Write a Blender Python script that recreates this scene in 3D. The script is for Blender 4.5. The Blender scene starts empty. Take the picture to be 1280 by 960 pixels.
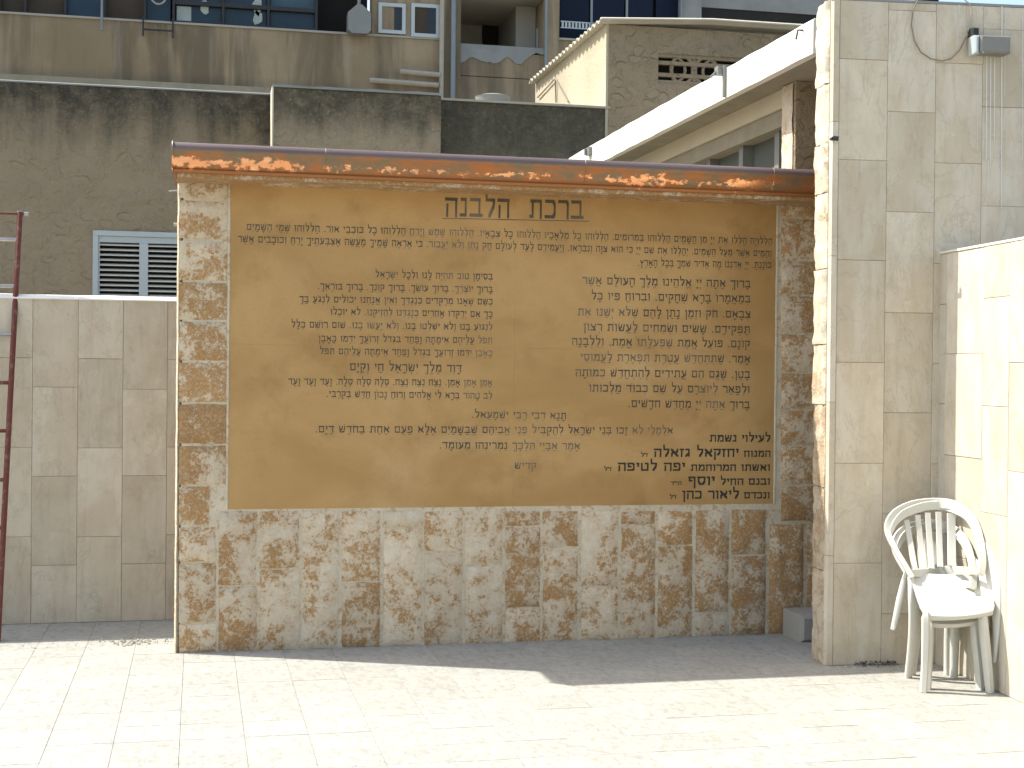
import bpy, math, random
from mathutils import Vector, Matrix, noise
R = math.radians
rnd = random.Random(7)
S = bpy.context.scene
COL = S.collection

# ------------------------------------------------------------------ camera
F, H0, ROLL, HC, PSI = 1780.0, 466.0, 0.010, 1.45, R(12.45)
PITCH = math.atan((H0 - 480.0) / F)          # looking slightly down
cam_d = bpy.data.cameras.new('camera'); cam = bpy.data.objects.new('camera', cam_d); COL.objects.link(cam)
cam_d.sensor_width = 36; cam_d.lens = 36 * F / 1280
cam_d.clip_start = 0.05; cam_d.clip_end = 2000
MC = Matrix.Rotation(-PSI, 3, 'Z') @ Matrix.Rotation(R(90) + PITCH, 3, 'X') @ Matrix.Rotation(ROLL, 3, 'Z')
cam.matrix_world = Matrix.Translation((0, 0, HC)) @ MC.to_4x4()
S.camera = cam

# ------------------------------------------------------------------ light
SUN_TO = Vector((-0.724, 0.312, 1.0)).normalized()
EL = math.asin(SUN_TO.z); AZ = math.atan2(SUN_TO.x, SUN_TO.y)
W = bpy.data.worlds.new('World'); S.world = W; W.use_nodes = True
nt = W.node_tree; nt.nodes.clear()
sky = nt.nodes.new('ShaderNodeTexSky'); sky.sky_type = 'NISHITA'; sky.sun_disc = False
sky.sun_elevation = EL; sky.sun_rotation = AZ; sky.air_density = 1.2; sky.dust_density = 3.2; sky.ozone_density = 1.0
bg = nt.nodes.new('ShaderNodeBackground'); bg.inputs[1].default_value = 0.135
wo = nt.nodes.new('ShaderNodeOutputWorld')
nt.links.new(sky.outputs[0], bg.inputs[0]); nt.links.new(bg.outputs[0], wo.inputs[0])
sl = bpy.data.lights.new('sun', 'SUN'); sl.energy = 3.5; sl.angle = R(0.53); sl.color = (1, .98, .93)
so = bpy.data.objects.new('sun', sl); COL.objects.link(so)
so.rotation_euler = SUN_TO.to_track_quat('Z', 'Y').to_euler(); so.location = (-20, 10, 30)
S.view_settings.view_transform = 'Standard'; S.view_settings.look = 'None'
S.view_settings.exposure = 1.2; S.view_settings.gamma = 1

# ------------------------------------------------------------------ pixel -> place helpers
def ray(px, py):
    return (MC @ Vector((px - 640, 480 - py, -F))).normalized()
def on_y(px, py, y):
    d = ray(px, py); t = y / d.y
    return Vector((d.x * t, y, HC + d.z * t))
def on_x(px, py, x):
    d = ray(px, py); t = x / d.x
    return Vector((x, d.y * t, HC + d.z * t))
def on_z(px, py, z=0.0):
    d = ray(px, py); t = (z - HC) / d.z
    return Vector((d.x * t, d.y * t, z))
def on_plane(px, py, P, dr):                  # vertical plane through P along dr: returns (u, z)
    n = Vector((-dr[1], dr[0], 0)); d = ray(px, py)
    t = (n.dot(Vector((P[0], P[1], 0)))) / n.dot(d)
    q = d * t
    return (q.x - P[0]) * dr[0] + (q.y - P[1]) * dr[1], HC + q.z
FWD = Vector((math.sin(PSI), math.cos(PSI), 0))
def at_depth(px, py, D):
    d = ray(px, py); t = D / d.dot(FWD)
    return Vector((0, 0, HC)) + d * t

# ------------------------------------------------------------------ object helpers
def tag(o, label=None, cat=None, group=None, kind=None):
    if label: o['label'] = label
    if cat: o['category'] = cat
    if group: o['group'] = group
    if kind: o['kind'] = kind
    return o
def empty(name, loc=(0, 0, 0), rz=0, **k):
    o = bpy.data.objects.new(name, None); COL.objects.link(o); o.location = loc; o.rotation_euler = (0, 0, rz)
    o.empty_display_size = .1
    return tag(o, **k)
class MB:
    def __init__(s): s.v = []; s.f = []
    def add(s, vs, fs):
        b = len(s.v); s.v += [tuple(v) for v in vs]; s.f += [tuple(i + b for i in f) for f in fs]; return s
    def box(s, x0, x1, y0, y1, z0, z1):
        return s.add([(x0,y0,z0),(x1,y0,z0),(x1,y1,z0),(x0,y1,z0),(x0,y0,z1),(x1,y0,z1),(x1,y1,z1),(x0,y1,z1)],
              [(0,3,2,1),(4,5,6,7),(0,1,5,4),(1,2,6,5),(2,3,7,6),(3,0,4,7)])
    def cbox(s, x0, x1, y0, y1, z0, z1, c):      # box whose -y face has chamfered edges
        return s.add([(x0+c,y0,z0+c),(x1-c,y0,z0+c),(x1-c,y0,z1-c),(x0+c,y0,z1-c),
               (x0,y0+c,z0),(x1,y0+c,z0),(x1,y0+c,z1),(x0,y0+c,z1),(x0,y1,z0),(x1,y1,z0),(x1,y1,z1),(x0,y1,z1)],
              [(0,1,2,3),(0,4,5,1),(1,5,6,2),(2,6,7,3),(3,7,4,0),(4,8,9,5),(5,9,10,6),(6,10,11,7),(7,11,8,4),(8,11,10,9)])
    def prism_x(s, prof, x0, x1):                # profile of (y,z), swept in x
        n = len(prof)
        vs = [(x0, y, z) for y, z in prof] + [(x1, y, z) for y, z in prof]
        return s.add(vs, [tuple(range(n)), tuple(range(2*n-1, n-1, -1))] + [(i, i+n, (i+1) % n + n, (i+1) % n) for i in range(n)])
    def prism_y(s, prof, y0, y1):                # profile of (x,z)
        n = len(prof)
        vs = [(x, y0, z) for x, z in prof] + [(x, y1, z) for x, z in prof]
        return s.add(vs, [tuple(range(n)), tuple(range(2*n-1, n-1, -1))] + [(i, i+n, (i+1) % n + n, (i+1) % n) for i in range(n)])
    def tube(s, pts, r, n=8, caps=True):
        pts = [Vector(p) for p in pts]; m = len(pts); rs = r if isinstance(r, (list, tuple)) else [r]*m
        vs = []; up = None
        for i, p in enumerate(pts):
            t = (pts[min(i+1, m-1)] - pts[max(i-1, 0)]).normalized()
            a = Vector((0,0,1)) if abs(t.z) < .9 else Vector((0,1,0))
            if up is None: up = (a - t*a.dot(t)).normalized()
            else: up = (up - t*up.dot(t)).normalized()
            w = t.cross(up)
            for k in range(n):
                an = 2*math.pi*k/n; vs.append(p + (up*math.cos(an) + w*math.sin(an))*rs[i])
        fs = [(i*n+k, i*n+(k+1) % n, (i+1)*n+(k+1) % n, (i+1)*n+k) for i in range(m-1) for k in range(n)]
        if caps: fs += [tuple(range(n-1, -1, -1)), tuple(range((m-1)*n, m*n))]
        return s.add(vs, fs)
    def ribbon(s, pts, ws, th, side=None, crown=0.0, sub=3):   # flat band with rounded section through pts, width across side
        pts = [Vector(p) for p in pts]; m = len(pts)
        if not isinstance(ws, (list, tuple)): ws = [ws]*m
        P2, W2 = [], []
        for i in range(m-1):
            a, b, c, d = pts[max(i-1, 0)], pts[i], pts[i+1], pts[min(i+2, m-1)]
            for k in range(sub):
                t = k/sub
                P2.append(.5*((2*b)+(c-a)*t+(2*a-5*b+4*c-d)*t*t+(3*b-a-3*c+d)*t**3)); W2.append(ws[i]+(ws[i+1]-ws[i])*t)
        P2.append(pts[-1]); W2.append(ws[-1]); pts, ws, m = P2, W2, len(P2)
        sec = [(-.5, 0), (-.46, .5), (-.3, .5+crown), (.3, .5+crown), (.46, .5), (.5, 0), (.44, -.5), (-.44, -.5)]; n = len(sec)
        vs = []
        for i, p in enumerate(pts):
            t = (pts[min(i+1, m-1)] - pts[max(i-1, 0)]).normalized()
            sd = Vector(side) if side is not None else t.cross(Vector((0, -1, 0)))
            sd = (sd - t*sd.dot(t)).normalized(); nn = t.cross(sd).normalized()
            for a, b in sec: vs.append(p + sd*a*ws[i] + nn*b*th)
        fs = [(i*n+k, i*n+(k+1) % n, (i+1)*n+(k+1) % n, (i+1)*n+k) for i in range(m-1) for k in range(n)]
        fs += [tuple(range(n-1, -1, -1)), tuple(range((m-1)*n, m*n))]
        return s.add(vs, fs)
    def bar(s, a, b, w, h=None):                 # square bar between two points
        a = Vector(a); b = Vector(b); t = (b-a).normalized(); h = h or w
        u = Vector((0,0,1)) if abs(t.z) < .9 else Vector((0,1,0))
        u = (u - t*u.dot(t)).normalized(); q = t.cross(u)
        vs = [p + q*i*w/2 + u*j*h/2 for p in (a, b) for i, j in ((-1,-1),(1,-1),(1,1),(-1,1))]
        return s.add(vs, [(3,2,1,0),(4,5,6,7),(0,1,5,4),(1,2,6,5),(2,3,7,6),(3,0,4,7)])
    def build(s, name, mat, parent=None, smooth=False, fix=True, shade_color=None, **k):
        me = bpy.data.meshes.new(name); me.from_pydata(s.v, [], s.f)
        if fix:
            import bmesh
            bm = bmesh.new(); bm.from_mesh(me); bmesh.ops.recalc_face_normals(bm, faces=bm.faces); bm.to_mesh(me); bm.free()
        me.materials.append(mat)
        if smooth:
            me.polygons.foreach_set('use_smooth', [True]*len(me.polygons))
            try: me.set_sharp_from_angle(angle=R(45))
            except Exception: pass
        o = bpy.data.objects.new(name, me); COL.objects.link(o)
        if parent: o.parent = parent
        if shade_color is not None: o.color = shade_color
        return tag(o, **k)

# ------------------------------------------------------------------ materials
class M:
    def __init__(s, name, rough=.85, metallic=0, spec=.3):
        s.m = bpy.data.materials.new(name); s.m.use_nodes = True; s.t = s.m.node_tree
        s.b = s.t.nodes['Principled BSDF']; s.b.inputs['Roughness'].default_value = rough
        s.b.inputs['Metallic'].default_value = metallic; s.b.inputs['Specular IOR Level'].default_value = spec
        s.tc = s.n('TexCoord'); s.oi = s.n('ObjectInfo'); s.co = s.tc.outputs['Object']; s.h = None
    def n(s, t, **k):
        x = s.t.nodes.new('ShaderNode' + t)
        for a, v in k.items(): setattr(x, a, v)
        return x
    def l(s, a, b):
        if isinstance(a, (int, float, tuple, list)):
            if isinstance(a, (tuple, list)) and len(a) == 3 and len(b.default_value) == 4: a = (*a, 1)
            b.default_value = a
        else: s.t.links.new(a, b)
    def vary(s, amt=9.0):                        # shift the texture by the object's random number
        v = s.n('VectorMath', operation='MULTIPLY_ADD'); c = s.n('CombineXYZ')
        for i in range(3): s.l(s.oi.outputs['Random'], c.inputs[i])
        s.l(c.outputs[0], v.inputs[0]); s.l((amt, amt*1.7, amt*.6), v.inputs[1]); s.l(s.co, v.inputs[2]); s.co = v.outputs[0]; return s
    def noise(s, scale, detail=4, rough=.55, stretch=None, dist=0.0, co=None):
        x = s.n('TexNoise'); x.inputs['Scale'].default_value = scale; x.inputs['Detail'].default_value = detail
        x.inputs['Roughness'].default_value = rough; x.inputs['Distortion'].default_value = dist
        c = co or s.co
        if stretch:
            mp = s.n('Mapping'); mp.inputs['Scale'].default_value = stretch; s.l(c, mp.inputs[0]); c = mp.outputs[0]
        s.l(c, x.inputs['Vector']); return x.outputs['Fac']
    def ramp(s, f, a, b, lo=0.0, hi=1.0):
        x = s.n('MapRange'); x.interpolation_type = 'SMOOTHSTEP'
        s.l(f, x.inputs['Value']); x.inputs['From Min'].default_value = a; x.inputs['From Max'].default_value = b
        x.inputs['To Min'].default_value = lo; x.inputs['To Max'].default_value = hi; return x.outputs[0]
    def math(s, op, a, b=0.0):
        x = s.n('Math', operation=op); s.l(a, x.inputs[0]); s.l(b, x.inputs[1]); return x.outputs[0]
    def mix(s, f, a, b, mode='MIX'):
        x = s.n('Mix', data_type='RGBA', blend_type=mode); s.l(f, x.inputs[0]); s.l(a, x.inputs[6]); s.l(b, x.inputs[7]); return x.outputs[2]
    def sep(s, co=None):
        x = s.n('SeparateXYZ'); s.l(co or s.tc.outputs['Object'], x.inputs[0]); return x.outputs
    def color(s, c): s.l(c, s.b.inputs['Base Color']); return s
    def bump(s, h, strength=.4, dist=.01):
        x = s.n('Bump'); x.inputs['Strength'].default_value = strength; x.inputs['Distance'].default_value = dist
        s.l(h, x.inputs['Height'])
        if s.h is not None: s.l(s.h, x.inputs['Normal'])
        s.h = x.outputs[0]; s.l(s.h, s.b.inputs['Normal']); return s
def plain(name, c, rough=.6, metallic=0, spec=.4, var=.12, bump=0, scale=8):
    m = M(name, rough, metallic, spec); f = m.noise(scale, 5, .6)
    m.color(m.mix(f, tuple(x*(1-var) for x in c), tuple(min(1, x*(1+var)) for x in c)))
    if bump: m.bump(m.noise(scale*8, 4), bump, .005)
    return m.m

def mat_rubble(name, cream, rust, dark, thr=.5, bumpy=1.0):
    m = M(name, .9); m.vary()
    col = m.n('SeparateColor'); m.l(m.oi.outputs['Color'], col.inputs[0])
    amt = col.outputs[0]                        # how much rusty crust this stone keeps
    big = m.noise(5.0, 4, .6, dist=.4); mid = m.noise(19, 6, .7, dist=.5); fine = m.noise(62, 5, .75, dist=.3); grit = m.noise(190, 3, .6)
    f = m.math('ADD', m.math('MULTIPLY', big, .42), m.math('MULTIPLY', mid, .42))
    f = m.math('ADD', f, m.math('MULTIPLY', fine, .36)); f = m.math('ADD', f, m.math('MULTIPLY', grit, .16))
    f = m.math('ADD', f, m.math('MULTIPLY', m.math('SUBTRACT', amt, .43), .36))
    crust = m.ramp(f, .682, .735)
    rc = m.mix(m.noise(16, 5, .65), rust, dark)
    rc = m.mix(m.ramp(m.noise(75, 4, .7), .46, .66, 0, .8), rc, tuple(.35*a+.65*b for a, b in zip(cream, rust)))
    cc = m.mix(m.noise(22, 6, .7), tuple(c*.80 for c in cream), tuple(min(1, c*1.12) for c in cream))
    stain = m.ramp(f, .53, .70, 0, .68)
    cc = m.mix(stain, cc, tuple(.5*a+.5*b for a, b in zip(cream, rust)))
    c = m.mix(m.math('MULTIPLY', crust, .92), cc, rc)
    tint = m.ramp(m.oi.outputs['Random'], 0, 1, .9, 1.08)
    cmb = m.n('CombineColor'); [m.l(tint, cmb.inputs[i]) for i in range(3)]
    m.color(m.mix(1.0, c, cmb.outputs[0], 'MULTIPLY'))
    m.bump(m.noise(14, 6, .65), .5*bumpy, .02); m.bump(m.noise(60, 5, .7), .5*bumpy, .008); m.bump(crust, .35*bumpy, .006)
    return m.m
CREAM = (.64, .565, .43); RUST = (.43, .235, .078); DARKR = (.26, .13, .042)
m_stone = mat_rubble('rusty_limestone', CREAM, RUST, DARKR)
m_edge = mat_rubble('rough_edge_stone', (.56, .50, .39), (.42, .30, .17), (.33, .22, .12))
mm = M('lime_mortar', .95); mm.color(mm.mix(mm.ramp(mm.noise(12, 6, .7), .3, .75), (.36, .315, .235), (.47, .43, .335)))
mc = mm.mix(mm.ramp(mm.noise(12, 6, .7), .3, .75), (.53, .455, .325), (.66, .58, .43))
mc = mm.mix(mm.ramp(mm.noise(24, 7, .78), .50, .60, 0, .75), mc, (.40, .25, .12)); mm.color(mc)
mm.bump(mm.noise(38, 6, .7), .6, .012); m_mortar = mm.m

def mat_slab(name, base, warm, streak=.5):
    m = M(name, .8); m.vary()
    a = m.noise(2.6, 6, .65, (1.6, 1.6, .6), .5); c = m.mix(m.ramp(a, .34, .66), base, warm)
    c = m.mix(m.ramp(m.noise(8, 6, .75), .48, .66, 0, .4), c, tuple(x*.82 for x in warm))
    c = m.mix(m.ramp(m.noise(5, 6, .75), .55, .72, 0, .5), c, tuple(min(1, x*1.18) for x in base))
    v = m.noise(9, 6, .65, (2.2, 2.2, .18), .3); c = m.mix(m.ramp(v, .48, .8, 0, streak), c, tuple(x*.74 for x in warm))
    p = m.noise(3.4, 4, .6); c = m.mix(m.ramp(p, .5, .78, 0, .35), c, tuple(min(1, x*1.12) for x in base))
    vein = m.noise(3.2, 8, .62, (1, 1, .45), 1.3); vv = m.math('ABSOLUTE', m.math('SUBTRACT', vein, .5))
    c = m.mix(m.ramp(vv, 0, .012, .32, 0), c, tuple(x*.62 for x in warm))
    g = m.noise(170, 3, .6); c = m.mix(m.ramp(g, .55, .75, 0, .22), c, tuple(x*.7 for x in base))
    tint = m.ramp(m.oi.outputs['Random'], 0, 1, .92, 1.05); cmb = m.n('CombineColor'); [m.l(tint, cmb.inputs[i]) for i in range(3)]
    z = m.sep(m.tc.outputs['Generated'])
    dirt = m.ramp(m.math('ADD', z[2], m.math('MULTIPLY', m.noise(30, 4), .06)), .02, .07, .85, 1)
    m.color(m.mix(1.0, c, cmb.outputs[0], 'MULTIPLY'))
    m.bump(m.noise(75, 5, .65), .3, .003); m.bump(a, .25, .01)
    return m.m
m_slab = mat_slab('sawn_limestone_slab', (.565, .505, .395), (.49, .41, .29))
m_slab2 = mat_slab('sawn_limestone_slab_left', (.55, .485, .37), (.48, .395, .28), .6)
m_slab3 = mat_slab('sawn_limestone_slab_right', (.50, .46, .375), (.445, .385, .285), .5)
m_joint = plain('dirty_joint_mortar', (.27, .23, .165), .95, var=.3, bump=.5, scale=20)
m_whitemortar = plain('white_plaster_edge', (.62, .58, .48), .9, var=.15, bump=.6, scale=14)

m = M('pavement_tile', .75); m.vary(5)
c = m.mix(m.noise(1.7, 4, .6, co=m.tc.outputs['Object']), (.325, .316, .272), (.39, .38, .33))
c = m.mix(m.ramp(m.noise(30, 7, .8, (1, .5, 1)), .46, .62, 0, .6), c, (.215, .21, .185))
c = m.mix(m.ramp(m.noise(120, 3, .7), .6, .7, 0, .4), c, (.14, .13, .11))
c = m.mix(m.ramp(m.noise(2.2, 6, .7, co=m.tc.outputs['Object']), .42, .7, 0, .5), c, (.27, .255, .215))
c = m.mix(m.ramp(m.noise(6, 4, .6), .5, .8, 0, .4), c, (.42, .41, .36))
tint = m.ramp(m.oi.outputs['Random'], 0, 1, .955, 1.035); cmb = m.n('CombineColor'); [m.l(tint, cmb.inputs[i]) for i in range(3)]
m.color(m.mix(1.0, c, cmb.outputs[0], 'MULTIPLY')); m.bump(m.noise(55, 6, .7), .35, .004); m_tile = m.m
m_ground = plain('cement_bedding', (.34, .325, .28), .9, var=.15, bump=.5, scale=6)

m = M('honey_sandstone', .62); g = m.tc.outputs['Object']
c = m.mix(m.ramp(m.noise(1.5, 4, .55, (1, 1, 1.6), .6), .35, .68), (.385, .222, .076), (.47, .287, .11))
c = m.mix(m.ramp(m.noise(3.8, 6, .65), .5, .75, 0, .6), c, (.30, .162, .048))
c = m.mix(m.ramp(m.noise(1.1, 5, .6, (1, 1, 1.3), .4), .56, .75, 0, .42), c, (.58, .42, .22))  # soft pale sheen painted into the stone colour
c = m.mix(m.ramp(m.noise(210, 3, .6), .5, .72, 0, .3), c, (.26, .145, .05))
c = m.mix(m.ramp(m.noise(90, 3, .6), .68, .76, 0, .4), c, (.55, .42, .24))
m.color(c); m.bump(m.noise(120, 4, .6), .22, .002); m_panel = m.m

m = M('black_letter_paint', .7)
c = m.mix(m.ramp(m.noise(2.2, 3, .5, (1.1, 1, 1.3)), .52, .66, 0, .5), (.065, .056, .04), (.25, .20, .135))
c = m.mix(m.ramp(m.noise(60, 4, .7), .5, .75, 0, .45), c, (.21, .15, .08))
m.color(c); m_ink = m.m
m = M('black_bold_paint', .7); m.color(m.mix(m.ramp(m.noise(60, 4, .7), .5, .8, 0, .4), (.035, .032, .024), (.14, .10, .06))); m_ink2 = m.m

m = M('weathered_copper', .28, 1)
sx = m.sep()
n1 = m.noise(3.2, 5, .6, (1.0, 1, 1.6), .2); n2 = m.noise(24, 6, .7, (1, 1, 1.5), .2)
zb = m.math('ABSOLUTE', m.math('SUBTRACT', sx[2], 2.462))
pat = m.ramp(m.math('SUBTRACT', m.math('ADD', m.math('MULTIPLY', n1, .55), m.math('MULTIPLY', n2, .50)), m.math('MULTIPLY', zb, 3.2)), .552, .495)
dk = m.mix(m.ramp(m.noise(9, 6, .7, (.8, 1, 1.6)), .38, .62), (.40, .155, .055), (.22, .16, .095))
low = m.ramp(m.math('ADD', sx[2], m.math('MULTIPLY', m.math('SUBTRACT', n2, .5), .02)), 2.445, 2.43)
dk = m.mix(low, dk, (.34, .14, .048))
c = m.mix(pat, m.mix(m.ramp(m.noise(14, 4, .6, (.4, 1, 4)), .4, .7), (.80, .36, .17), (.86, .50, .28)), dk)
top = m.ramp(m.math('ADD', sx[2], m.math('MULTIPLY', m.math('SUBTRACT', n2, .5), .02)), 2.512, 2.526)
c = m.mix(top, c, m.mix(m.noise(5, 5, .6, (.3, 1, 6)), (.125, .09, .08), (.22, .165, .15)))  # dark oxide on the roll, with the sky's purple-grey reflection painted in
m.color(c); m.l(m.math('MAXIMUM', m.ramp(pat, 0, 1, .22, .55), m.math('MULTIPLY', top, .42)), m.b.inputs['Roughness'])
m.l(m.ramp(pat, 0, 1, 1, .6), m.b.inputs['Metallic'])
m.bump(m.noise(9, 4, .6, (.5, 1, 1)), .12, .01); m.bump(m.noise(60, 4), .08, .003); m_copper = m.m

def mat_stucco(name, base, dark, moss=.0, ztop=0, dz=.8, swirl=.75):
    m = M(name, .95); x = m.sep()
    c = m.mix(m.ramp(m.noise(.9, 5, .6), .3, .72), tuple(v*.86 for v in base), tuple(v*1.1 for v in base))
    c = m.mix(m.ramp(m.noise(5, 6, .7), .5, .8, 0, .4), c, tuple(v*.7 for v in base))
    if moss:
        st = m.noise(1.6, 6, .65, (2.2, 1, .35), .2)
        zz = m.math('ADD', x[2], m.math('MULTIPLY', m.math('SUBTRACT', st, .5), dz*1.7))
        fm = m.math('MULTIPLY', m.ramp(zz, ztop-dz*1.1, ztop-.05), moss)
        fm = m.math('MULTIPLY', fm, m.ramp(m.noise(9, 6, .75), .25, .62, .55, 1))
        c = m.mix(fm, c, dark)
    c = m.mix(m.ramp(m.noise(38, 5, .75), .54, .70, 0, .38), c, tuple(min(1, v*1.55) for v in base))
    c = m.mix(m.ramp(m.noise(30, 5, .75), .42, .30, 0, .4), c, tuple(v*.55 for v in base))
    m.color(c)
    if swirl:
        wv = m.n('Mapping'); wv.inputs['Scale'].default_value = (1, 1, 1.7)
        wd = m.n('VectorMath', operation='ADD'); nv_ = m.n('TexNoise'); nv_.inputs['Scale'].default_value = 5; m.l(m.co, nv_.inputs['Vector'])
        sc_ = m.n('VectorMath', operation='SCALE'); m.l(nv_.outputs['Color'], sc_.inputs[0]); sc_.inputs['Scale'].default_value = .16
        m.l(m.co, wd.inputs[0]); m.l(sc_.outputs[0], wd.inputs[1]); m.l(wd.outputs[0], wv.inputs[0])
        vo = m.n('TexVoronoi', feature='F1'); vo.inputs['Scale'].default_value = 5.2; m.l(wv.outputs[0], vo.inputs['Vector'])
        msk = m.ramp(m.noise(5, 4, .6), .40, .62)
        m.bump(m.math('MULTIPLY', m.ramp(vo.outputs['Distance'], .28, .44), msk), swirl, .022)
    m.bump(m.noise(26, 7, .8), .8, .022)
    return m.m
m_st1 = mat_stucco('swirled_stucco', (.30, .24, .155), (.045, .042, .03), 1.0, 3.93, .6)
m_st2 = mat_stucco('swirled_stucco_mid', (.325, .262, .172), (.075, .068, .045), .95, 3.86, .35)
m_st3 = mat_stucco('mossy_stucco', (.19, .165, .11), (.065, .06, .04), .9, 3.9, .8)
m_st4 = mat_stucco('shed_stucco', (.335, .26, .165), (.2, .17, .12), .4, 4.5, .4, 1.0)
m_shedside = mat_stucco('shed_side_sunlit_stucco', (.50, .45, .33), (.33, .28, .18), .4, 4.6, 1.0, False)  # paler than the shed front: sunlight on this side is in the colour
m = M('stained_concrete', .92)
st = m.noise(1.1, 6, .6, (1.8, 1, .22), .5); st2 = m.noise(1.9, 5, .6, (2.2, 1, .20), .4)
c = m.mix(m.ramp(m.noise(.8, 4), .3, .7), (.235, .182, .108), (.335, .26, .165))
c = m.mix(m.ramp(st, .42, .60, 0, .75), c, (.12, .095, .062)); c = m.mix(m.ramp(st2, .54, .72, 0, .4), c, (.36, .325, .25))
c = m.mix(m.ramp(m.noise(14, 6, .7), .5, .8, 0, .35), c, (.17, .14, .10))
m.color(c); m.bump(m.noise(18, 6, .7), .4, .02); m_conc = m.m
m_conc_grey = plain('grey_cement_patch', (.23, .235, .22), .92, var=.3, bump=.5, scale=3)
m_balcony = plain('balcony_plaster', (.33, .31, .26), .9, var=.12, bump=.2, scale=3)
m_white = plain('white_painted_concrete', (.72, .69, .60), .85, var=.08, bump=.35, scale=5)
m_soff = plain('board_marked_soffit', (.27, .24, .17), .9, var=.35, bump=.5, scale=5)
m_fasc = plain('cream_lintel', (.50, .44, .32), .9, var=.1, bump=.3, scale=5)
m_glassd = plain('dark_window_glass', (.02, .026, .03), .2, spec=.35, var=.4, scale=2)
m_glassg = plain('reflection_toned_glass', (.10, .11, .10), .25, spec=.5, var=.3, scale=2)  # lighter base colour stands in for reflections in the panes
m_blue = plain('blue_painted_glass', (.018, .04, .06), .4, spec=.3, var=.35, scale=2.5)
m_bluel = plain('pale_blue_pane', (.04, .08, .105), .45, spec=.3, var=.3, scale=3)
m_pale = plain('pale_pane', (.36, .40, .36), .5, var=.35, scale=6)
m_dframe = plain('dark_steel_frame', (.022, .022, .022), .5, var=.2)
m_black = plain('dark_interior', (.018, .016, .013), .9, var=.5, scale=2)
m_curt = plain('brown_curtain', (.055, .042, .028), .9, var=.4, scale=3)
m_alu = plain('grey_aluminium_frame', (.42, .46, .45), .4, .2, var=.06)
m_slat = plain('white_shutter_slat', (.58, .56, .48), .5, var=.08)
m_pipe = plain('blue_grey_pipe', (.19, .225, .235), .5, var=.15)
m_pipe2 = plain('beige_pipe', (.36, .33, .26), .7, var=.2)
m_hood = plain('galvanised_hood', (.22, .225, .21), .55, .3, var=.2, scale=5)
m_red = M('rust_red_paint', .55); m = m_red
m.color(m.mix(m.ramp(m.noise(22, 6, .7), .5, .72, 0, .8), (.13, .032, .022), (.22, .17, .13))); m.bump(m.noise(40, 5), .3, .003); m_red = m.m
m_steel = plain('worn_steel', (.34, .33, .31), .4, .6, var=.25, scale=25)
m_asb = M('corrugated_fibre_cement', .9); m = m_asb
m.color(m.mix(m.noise(4, 6, .7), (.30, .27, .20), (.55, .52, .43))); m.bump(m.noise(40, 4), .4, .005); m_asb = m.m
m_plast = M('white_plastic', .34, 0, .5); m = m_plast
m.color(m.mix(m.ramp(m.noise(5, 5, .6), .45, .8, 0, .5), (.55, .54, .475), (.46, .445, .37))); m.bump(m.noise(160, 3), .05, .001)
m_plast = m.m
m_lamp = plain('grey_lamp_housing', (.21, .205, .175), .55, .2, var=.15, scale=20)
m_cable = plain('brown_cable', (.21, .17, .12), .7)
m_drip = plain('white_lime_drip', (.62, .62, .57), .8)
m_leaf = plain('dried_leaf_litter', (.035, .032, .022), .9, var=.6, scale=30)
m_debris = plain('stone_crumb', (.40, .37, .30), .9, var=.25, scale=40)

# ------------------------------------------------------------------ ground
YW = 7.47                                       # face of the stone wall
YL = 8.46                                       # face of the low wall on the left
g = MB().box(-150, 150, -150, 150, -.3, -.012).build('ground', m_ground, kind='structure')
pav = empty('pavement', kind='structure')
TS = .25; X0 = -.057; Y0 = 5.71
tm = MB().cbox(0, TS-.0022, 0, TS-.0022, -.012, 0, .0012)
# lay the chamfer upwards: rebuild as a z-facing tile
def tile_mesh():
    a, b, cch = .0006, TS-.0006, .0008
    e = .0018; t = MB(); t.add([(a,e,-.0115),(b,e,-.0115),(b,b,-.0115),(a,b,-.0115),(a,e,-cch),(b,e,-cch),(b,b,-cch),(a,b,-cch),
        (a+cch,e+cch,0),(b-cch,e+cch,0),(b-cch,b-cch,0),(a+cch,b-cch,0)],
        [(0,3,2,1),(8,9,10,11)] + [(i,(i+1)%4,(i+1)%4+4,i+4) for i in range(4)] + [(i+4,(i+1)%4+4,(i+1)%4+8,i+8) for i in range(4)])
    return t
def in_view(x, y, marg=0):
    v = MC.transposed() @ Vector((x, y, -HC))
    if v.z > -.1: return False
    px = 640 + F*v.x/-v.z; py = 480 - F*v.y/-v.z
    return -marg < px < 1280+marg and py < 960+marg
cells = []
for i in range(-26, 34):
    for j in range(-30, 16):
        x = X0 + i*TS; y = Y0 + j*TS
        if y > 9.2: continue
        cells.append((x, y))
vis = [q for q in cells if in_view(q[0]+.125, q[1]+.125, 30)
       and not (q[0]+.05 > -.116 and q[1] > YW-.06 and q[0] < 3.0) and q[1] < YL-.05 and q[0] < 3.72 and not (q[0] > 3.2 and q[1] > 6.6)]
vis.sort(key=lambda q: q[0]**2+q[1]**2); vis = vis[:300]; vset = set(vis)
first = tile_mesh().build('tile', m_tile, pav)
base_me = first.data
for k, (x, y) in enumerate(vis):
    o = first if k == 0 else first.copy()
    if k: COL.objects.link(o)
    o.parent = pav; o.location = (x, y, rnd.uniform(-.0009, 0)); o.rotation_euler = (rnd.uniform(-.002,.002), rnd.uniform(-.002,.002), 0)
rest = MB(); tmv, tmf = tile_mesh().v, tile_mesh().f
for q in cells:
    if q in vset: continue
    dz = rnd.uniform(-.0009, 0)
    rest.add([(v[0]+q[0], v[1]+q[1], v[2]+dz) for v in tmv], tmf)
rest.build('tile_field', m_tile, pav, fix=False, kind='stuff')

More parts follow.
